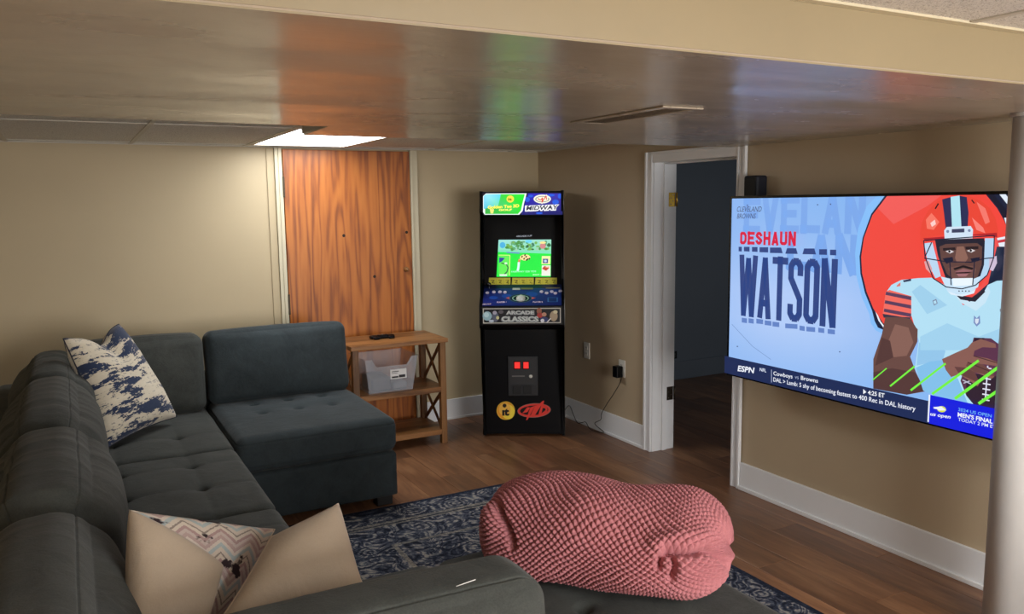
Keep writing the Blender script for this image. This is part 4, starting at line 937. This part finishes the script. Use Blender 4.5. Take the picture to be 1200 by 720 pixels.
# ============================================================ SECTIONAL SOFA
sofa = thing('sectional_sofa', 'charcoal grey U-shaped sectional sofa with tufted seats', 'sofa', (.3, 3.2, 0))
FA, FB = M['fabric'], M['fabric_blue']
ZT = .485
def base(lo, hi, mat, seed): softbox('base', lo, hi, .02, mat, sofa, 16, (0, 0, 0), lambda P, N, Q: wob(P, seed, 9, .0015))
def seat(lo, hi, mat, seed, tufts, rows, r=.045, crown=.018, nx=72, creases='y'):
    def fn(P, N, Q):
        d = wob(P, seed, 10, .003)
        top = smooth01((N[:, 2]-.4)/.4)
        for (tx, ty) in tufts:
            rr_ = (P[:, 0]-tx)**2+(P[:, 1]-ty)**2
            d -= top*(0.030*np.exp(-rr_/(.020**2))+.011*np.exp(-rr_/(.075**2)))
        for ax, v in rows:      # shallow stitched channels through the tufts
            d -= top*.0045*np.exp(-((P[:, ax]-v)/.008)**2)
            d -= top*.003*np.exp(-((P[:, ax]-v)/.045)**2)
        # piped seam just below the top edge
        side = 1-top
        d -= side*.004*np.exp(-((P[:, 2]-(hi[2]-.035))/.004)**2)
        d -= side*.003*np.exp(-((P[:, 2]-(lo[2]+.03))/.005)**2)
        return d
    return softbox('seat_cushion', lo, hi, r, mat, sofa, nx, (0, 0, crown), fn)
def tg(xs, ys): return [(a, b) for a in xs for b in ys]
# long left run
base((-.36, 2.44, .055), (.655, 5.22, .30), FA, 1)
softbox('back_frame', (-.40, 1.30, .06), (-.21, 5.30, .70), .05, FA, sofa, 40, (0, 0, 0), lambda P, N, Q: wob(P, 5, 6, .004))
softbox('back_frame', (-.205, 5.125, .06), (1.50, 5.28, .66), .05, FA, sofa, 40, (0, 0, 0), None)
for (y0, y1, sd, ym) in ((4.125, 5.12, 11, [4.44]), (3.21, 4.12, 12, [3.56, 3.90]), (2.44, 3.205, 13, [3.0, 2.7])):
    seat((-.205, y0, .30), (.665, y1, ZT-.01), FA, sd, tg([.13, .43], ym), [(1, y) for y in ym]+[(0, .13), (0, .43)])
# right-hand seat unit under the wooden door
softbox('base', (.672, 4.15, .055), (1.515, 5.12, .305), .018, FB, sofa, 16, (0, 0, 0), lambda P, N, Q: -.004*np.exp(-((P[:, 2]-.20)/.005)**2)*(1-smooth01((N[:, 2]-.4)/.4)))
seat((.668, 4.135, .31), (1.52, 5.12, .50), FB, 15, tg([.90, 1.10, 1.30], [4.62, 4.86]), [], .05, .014)
for q in ((1.40, 4.18), (.70, 4.18), (1.40, 5.05)): box('foot', (q[0], q[1], .001), (q[0]+.09, q[1]+.07, .06), M['foot'], sofa, .004)
for q in ((.56, 4.05), (.56, 2.5), (-.33, 5.1), (-.33, 1.55)): box('foot', (q[0], q[1], .001), (q[0]+.07, q[1]+.07, .06), M['foot'], sofa, .004)
# near run: corner seat and open-ended ottoman seat
base((-.20, 1.66, .055), (.985, 2.43, .30), FA, 2)
softbox('back_frame', (-.20, 1.30, .06), (.90, 1.425, .62), .045, FA, sofa, 24, (0, 0, 0), None)
seat((-.205, 1.43, .30), (.985, 2.43, ZT-.01), FA, 21, tg([.3, .65], [1.7, 1.93, 2.18]), [(0, .3), (0, .65)])
softbox('base', (.995, 1.44, .055), (1.735, 2.425, .30), .02, FA, sofa, 16)
seat((.99, 1.43, .30), (1.745, 2.43, ZT-.008), FA, 22, tg([1.24, 1.50], [1.62, 1.88, 2.14]), [], .05, .02)
for q in ((1.62, 1.48), (1.62, 2.33), (.90, 2.33), (.95, 1.48)): box('foot', (q[0], q[1], .0105), (q[0]+.07, q[1]+.07, .06), M['foot'], sofa, .004)
# back cushions
def wr(P, seed, ax, a=.004, f=26):
    g_ = np.random.default_rng(seed); o_ = 1-ax
    ph = 6.28*g_.uniform(); w1 = np.sin(P[:, ax]*f+wob(P, seed+3, 4, 7)+ph); w2 = np.sin(P[:, ax]*f*.9+wob(P, seed+4, 7, 6))
    msk = .5+.5*wob(P, seed+6, 5, 1.6)
    return a*(-(np.abs(w1))**.5*.8*msk-.5*w2*msk)
def backc(lo, hi, mat, seed, ax, lean, r=.10, bulge=(.04, .0, .05), wrinkle=.004, nx=64):
    c = ((lo[0]+hi[0])/2, (lo[1]+hi[1])/2, lo[2])
    def fn(P, N, Q):
        d = wob(P, seed, 5, .007)+wob(P, seed+1, 14, .002)
        up = smooth01((N[:, 2]+.2)/.8)
        d = d+up*wr(P, seed, ax, wrinkle)
        # seams of the boxed top panel
        for s in (-1, 1):
            k = .62*s; o_ = 1-ax
            d -= .0045*np.exp(-((Q[:, o_]-k)/.018)**2)*(N[:, 2] > .3)
        return d
    xf = (lambda P: rotx(P, lean, c)) if ax == 0 else (lambda P: roty(P, lean, c))
    return softbox('back_cushion', lo, hi, r, mat, sofa, nx, bulge, fn, xf)
backc((.662, 4.93, .49), (1.505, 5.115, .925), FB, 31, 0, -.10, .055, (0, .05, .012), .0012)
backc((-.02, 4.90, .475), (.65, 5.11, .925), FA, 32, 0, -.06, .06, (0, .05, .012), .0012)
# left run, each about a seat long
def leftc(y0, y1, seed, top=.90, x1=.09): backc((-.245, y0, .47), (x1, y1, top), FA, seed, 1, -.05, .13, (.05, .02, .035), .009, 90)
leftc(4.22, 5.10, 41, .885, .05); leftc(3.22, 4.27, 42, .90, .055); leftc(2.36, 3.27, 43, .90, .075); leftc(1.42, 2.38, 44, .89, .06)
# cushion of the near run
backc((.10, 1.435, .475), (.862, 1.645, .862), FA, 45, 0, .03, .07, (.02, .03, .01), .002, 64)
t = tube('loose_thread', [(.655, 1.47, .868), (.675, 1.468, .871), (.70, 1.472, .871)], .001, M['label'], sofa, 5); t['label'] = 'stray pale thread'

# ============================================================ THROW PILLOWS
def pillow(name, label, A_, B_, C_, D_, T, mf, mb, chop=0, seed=1, n=56, sag=.05):
    """A bottom-left, B bottom-right, C top-right, D top-left seen from the front (side of the normal)"""
    A_, B_, C_, D_ = [np.array(p, float) for p in (A_, B_, C_, D_)]
    nrm = np.cross(B_-A_, D_-A_); nrm /= np.linalg.norm(nrm); s = np.linspace(-1, 1, n+1); U, V = np.meshgrid(s, s, indexing='ij')
    # seam edges curve inwards between the corners
    Uc = U*(1-sag*2*(1-V**2)*np.abs(U)**2*1.0); Vc = V*(1-sag*2*(1-U**2)*np.abs(V)**2*1.0)
    if chop: Vc = Vc-chop*np.exp(-(U/.42)**2)*smooth01((V+.3)/1.3)
    a, b = (Uc+1)/2, (Vc+1)/2
    P = ((1-a)*(1-b))[..., None]*A_+(a*(1-b))[..., None]*B_+(a*b)[..., None]*C_+((1-a)*b)[..., None]*D_
    th = T*((1-U**2)**.42)*((1-V**2)**.42)*(1-.0*U)
    if chop: th = th*(1-.45*np.exp(-(U/.22)**2)*smooth01((V-.1)/.9))
    Pf = P.reshape(-1, 3); w_ = (wob(Pf, seed, 16, .006)+wob(Pf, seed+2, 34, .0022)).reshape(th.shape)*np.minimum(1, th/T*1.6)
    F1 = P+nrm*(th+w_)[..., None]; F2 = P-nrm*(th+w_*.6)[..., None]
    m_ = (n+1)**2; idx = np.arange(m_).reshape(n+1, n+1)
    q = np.stack([idx[:-1, :-1], idx[1:, :-1], idx[1:, 1:], idx[:-1, 1:]], -1).reshape(-1, 4); q2 = q[:, ::-1]+m_
    VV = np.concatenate([F1.reshape(-1, 3), F2.reshape(-1, 3)]); FF = np.concatenate([q, q2])
    # weld the rims
    rim = (np.abs(U) == 1) | (np.abs(V) == 1); ri = idx[rim]; mp = np.arange(2*m_); mp[ri+m_] = ri; FF = mp[FF]
    uv = np.stack([(U+1)/2, (V+1)/2], -1).reshape(-1, 2); uv = np.concatenate([uv, uv+np.array([.37, .21])])
    mid = [0]*len(q)+[1]*len(q2)
    t = thing(name, label, 'pillow', tuple((A_+B_)/2))
    c = mesh('cover', VV, FF, None, t, True, uv=uv, mats=[mf, mb], midx=mid)
    edge = [tuple(P[i, 0]) for i in range(n+1)]+[tuple(P[n, j]) for j in range(1, n+1)]+[tuple(P[i, n]) for i in range(n-1, -1, -1)]+[tuple(P[0, j]) for j in range(n-1, -1, -1)]
    return t, edge
def at(x, y, depth_y):
    r = ray(x, y); return CAM+r*(depth_y/r.y)
pA, pB, pC, pD = at(126, 525, 4.36), at(207, 489, 4.68), at(139, 380, 4.80), at(74, 397, 4.52)
t, e = pillow('throw_pillow', 'navy and cream brush-pattern throw pillow in the far sofa corner', pA, pB, pC, pD, .12, M['navy_print'], M['navy_print'], .23, 4, sag=.03)
tube('piping', e, .003, plain('navy_piping', (34, 40, 60), .8), t, 5)
# folded pillow: its beige velvet side lies in front, the woven zigzag side shows behind the fold
pA, pB, pC, pD = at(196, 742, 1.96), at(262, 742, 2.06), at(322, 621, 2.30), at(153, 599, 2.19)
t, e = pillow('throw_pillow', 'beige velvet throw pillow with zigzag woven side, leaning beside the left sofa cushions', pA, pB, pC, pD, .055, M['zigzag'], M['beige_velvet'], 0, 8, sag=.03)
ch = [c for c in t.children][0]; ch.name = 'woven_side'
tube('piping', e, .0025, M['zigzag'], t, 5)
pA, pB, pC, pD = at(150, 748, 1.84), at(236, 748, 1.93), at(262, 664, 2.04), at(151, 597, 2.08)
t2, e = pillow('velvet_fold', '', pA, pB, pC, pD, .060, M['beige_velvet'], M['beige_velvet'], 0, 18, sag=.02)
c2 = [c for c in t2.children][0]; off = t2.location-t.location
c2.parent = t; c2.location = off; c2.name = 'velvet_side'; bpy.data.objects.remove(t2)
pA, pB, pC, pD = at(240, 752, 1.86), at(428, 692, 1.98), at(396, 591, 2.12), at(318, 630, 2.10)
t, e = pillow('throw_pillow', 'plain beige velvet throw pillow, right of the zigzag one behind the near cushion', pA, pB, pC, pD, .075, M['beige_velvet'], M['zigzag'], 0, 9, sag=.03)
tube('piping', e, .003, M['zigzag'], t, 5)

# ============================================================ KNIT BLANKET
def blanket():
    nu, nv_ = 720, 800                      # along, around
    A0 = np.array([1.165, 2.30]); B0 = np.array([1.665, 1.775])
    ax = B0-A0; Lb = np.linalg.norm(ax); ax /= Lb; sd = np.array([ax[1], -ax[0]])    # side, towards the far right? fixed below
    if sd@np.array([1, 1]) < 0: sd = -sd
    t = np.linspace(0, 1, nu+1); th = np.linspace(0, 2*np.pi, nv_, endpoint=False)
    Tt, TH = np.meshgrid(t, th, indexing='ij')
    # end rounding: superellipse in t
    e = np.clip(1-np.abs(2*Tt-1)**4.2, 0, 1)**.42
    half_w = (.200+.065*smooth01((Tt-.1)/.6))*e
    half_h = (.146-.026*smooth01((Tt-.42)/.22)+.012*np.exp(-((Tt-.86)/.09)**2))*e
    cx, sx = np.cos(TH), np.sin(TH)
    p = 2.4; rr_ = (np.abs(cx)**p+np.abs(sx)**p)**(-1/p)
    X = cx*rr_*half_w; Z = sx*rr_*half_h
    zc = ZT+.004+.135*np.ones_like(Tt)
    bot = ZT+.012
    Zw = zc+Z
    # rest flat on the seat
    Zw = np.where(Zw < bot+.03, bot+.03*np.exp((Zw-bot-.03)/.06), Zw)
    along = (Tt-.5)*Lb*1.06+.5*Lb
    P = np.stack([A0[0]+ax[0]*along+sd[0]*X, A0[1]+ax[1]*along+sd[1]*X, Zw], -1)
    # normals by differences
    du = np.gradient(P, axis=0); dv = np.roll(P, -1, 1)-np.roll(P, 1, 1)
    N = np.cross(du, dv); N /= np.maximum(np.linalg.norm(N, axis=-1, keepdims=True), 1e-9)
    cen = np.stack([A0[0]+ax[0]*along, A0[1]+ax[1]*along, zc], -1)
    sgn = np.sign(((P-cen)*N).sum(-1, keepdims=True)); N = N*np.where(sgn == 0, 1, sgn)
    # folds: grooves along measured lines on the side one sees
    Vc = P-np.array(CAM); dep = Vc@np.array(FW); PX = 600+FPX*(Vc@np.array(R2))/dep; PY = 360-FPX*(Vc@np.array(U2))/dep
    face = smooth01((-(N*Vc).sum(-1)/np.linalg.norm(Vc, axis=-1)+.02)/.15)
    def dist(poly):
        best = np.full(PX.shape, 1e9)
        for (a, b), (c, d_) in zip(poly[:-1], poly[1:]):
            L2 = (c-a)**2+(d_-b)**2; q = np.clip(((PX-a)*(c-a)+(PY-b)*(d_-b))/L2, 0, 1)
            best = np.minimum(best, np.hypot(PX-a-q*(c-a), PY-b-q*(d_-b)))
        return best
    d = .010*np.sin(Tt*7+1)*np.sin(TH*2+.5)+.005*np.sin(Tt*15+TH*3)
    hook = [(786, 676), (790, 664), (788, 654), (780, 649), (773, 654), (772, 664)]
    crease = [(782, 645), (800, 648), (814, 648), (828, 644), (842, 650), (858, 676)]
    d -= face*.030*np.exp(-(dist(hook)/3.2)**2); d -= face*.045*np.exp(-(dist(crease)/4.5)**2)
    d += face*.014*np.exp(-(dist([(768, 640), (800, 630), (825, 630)])/9)**2)+face*.012*np.exp(-(dist([(800, 668), (840, 660)])/12)**2)
    d -= face*.034*np.exp(-(dist([(584, 590), (588, 606), (596, 622), (603, 640)])/3.6)**2)
    d += face*.012*np.exp(-(dist([(572, 600), (578, 625)])/8)**2)
    # stitches: diagonal lattice of raised loops
    nr, ns = 70, 96
    ru = Tt*nr+.35*np.sin(TH*5+Tt*9)+.2*np.sin(TH*11-Tt*23); su = TH/(2*np.pi)*ns+.3*np.sin(Tt*31+TH*3)
    lobe = (np.abs(np.sin(np.pi*(ru+su)/2))*np.abs(np.sin(np.pi*(ru-su)/2)))**.6
    d2 = .0115*lobe*np.clip(e*1.5, .35, 1)
    P = P+N*(d+d2)[..., None]
    P[..., 2] = np.maximum(P[..., 2], ZT+.010)
    idx = np.arange((nu+1)*nv_).reshape(nu+1, nv_)
    F = np.stack([idx[:-1], np.roll(idx, -1, 1)[:-1], np.roll(idx, -1, 1)[1:], idx[1:]], -1).reshape(-1, 4)
    o = mesh('knit_blanket', P.reshape(-1, 3), F, M['knit'], None, True, org=(1.46, 2.17, ZT))
    tag(o, 'rolled-up dusty pink chunky knit blanket on the ottoman end of the sofa', 'blanket')
blanket()
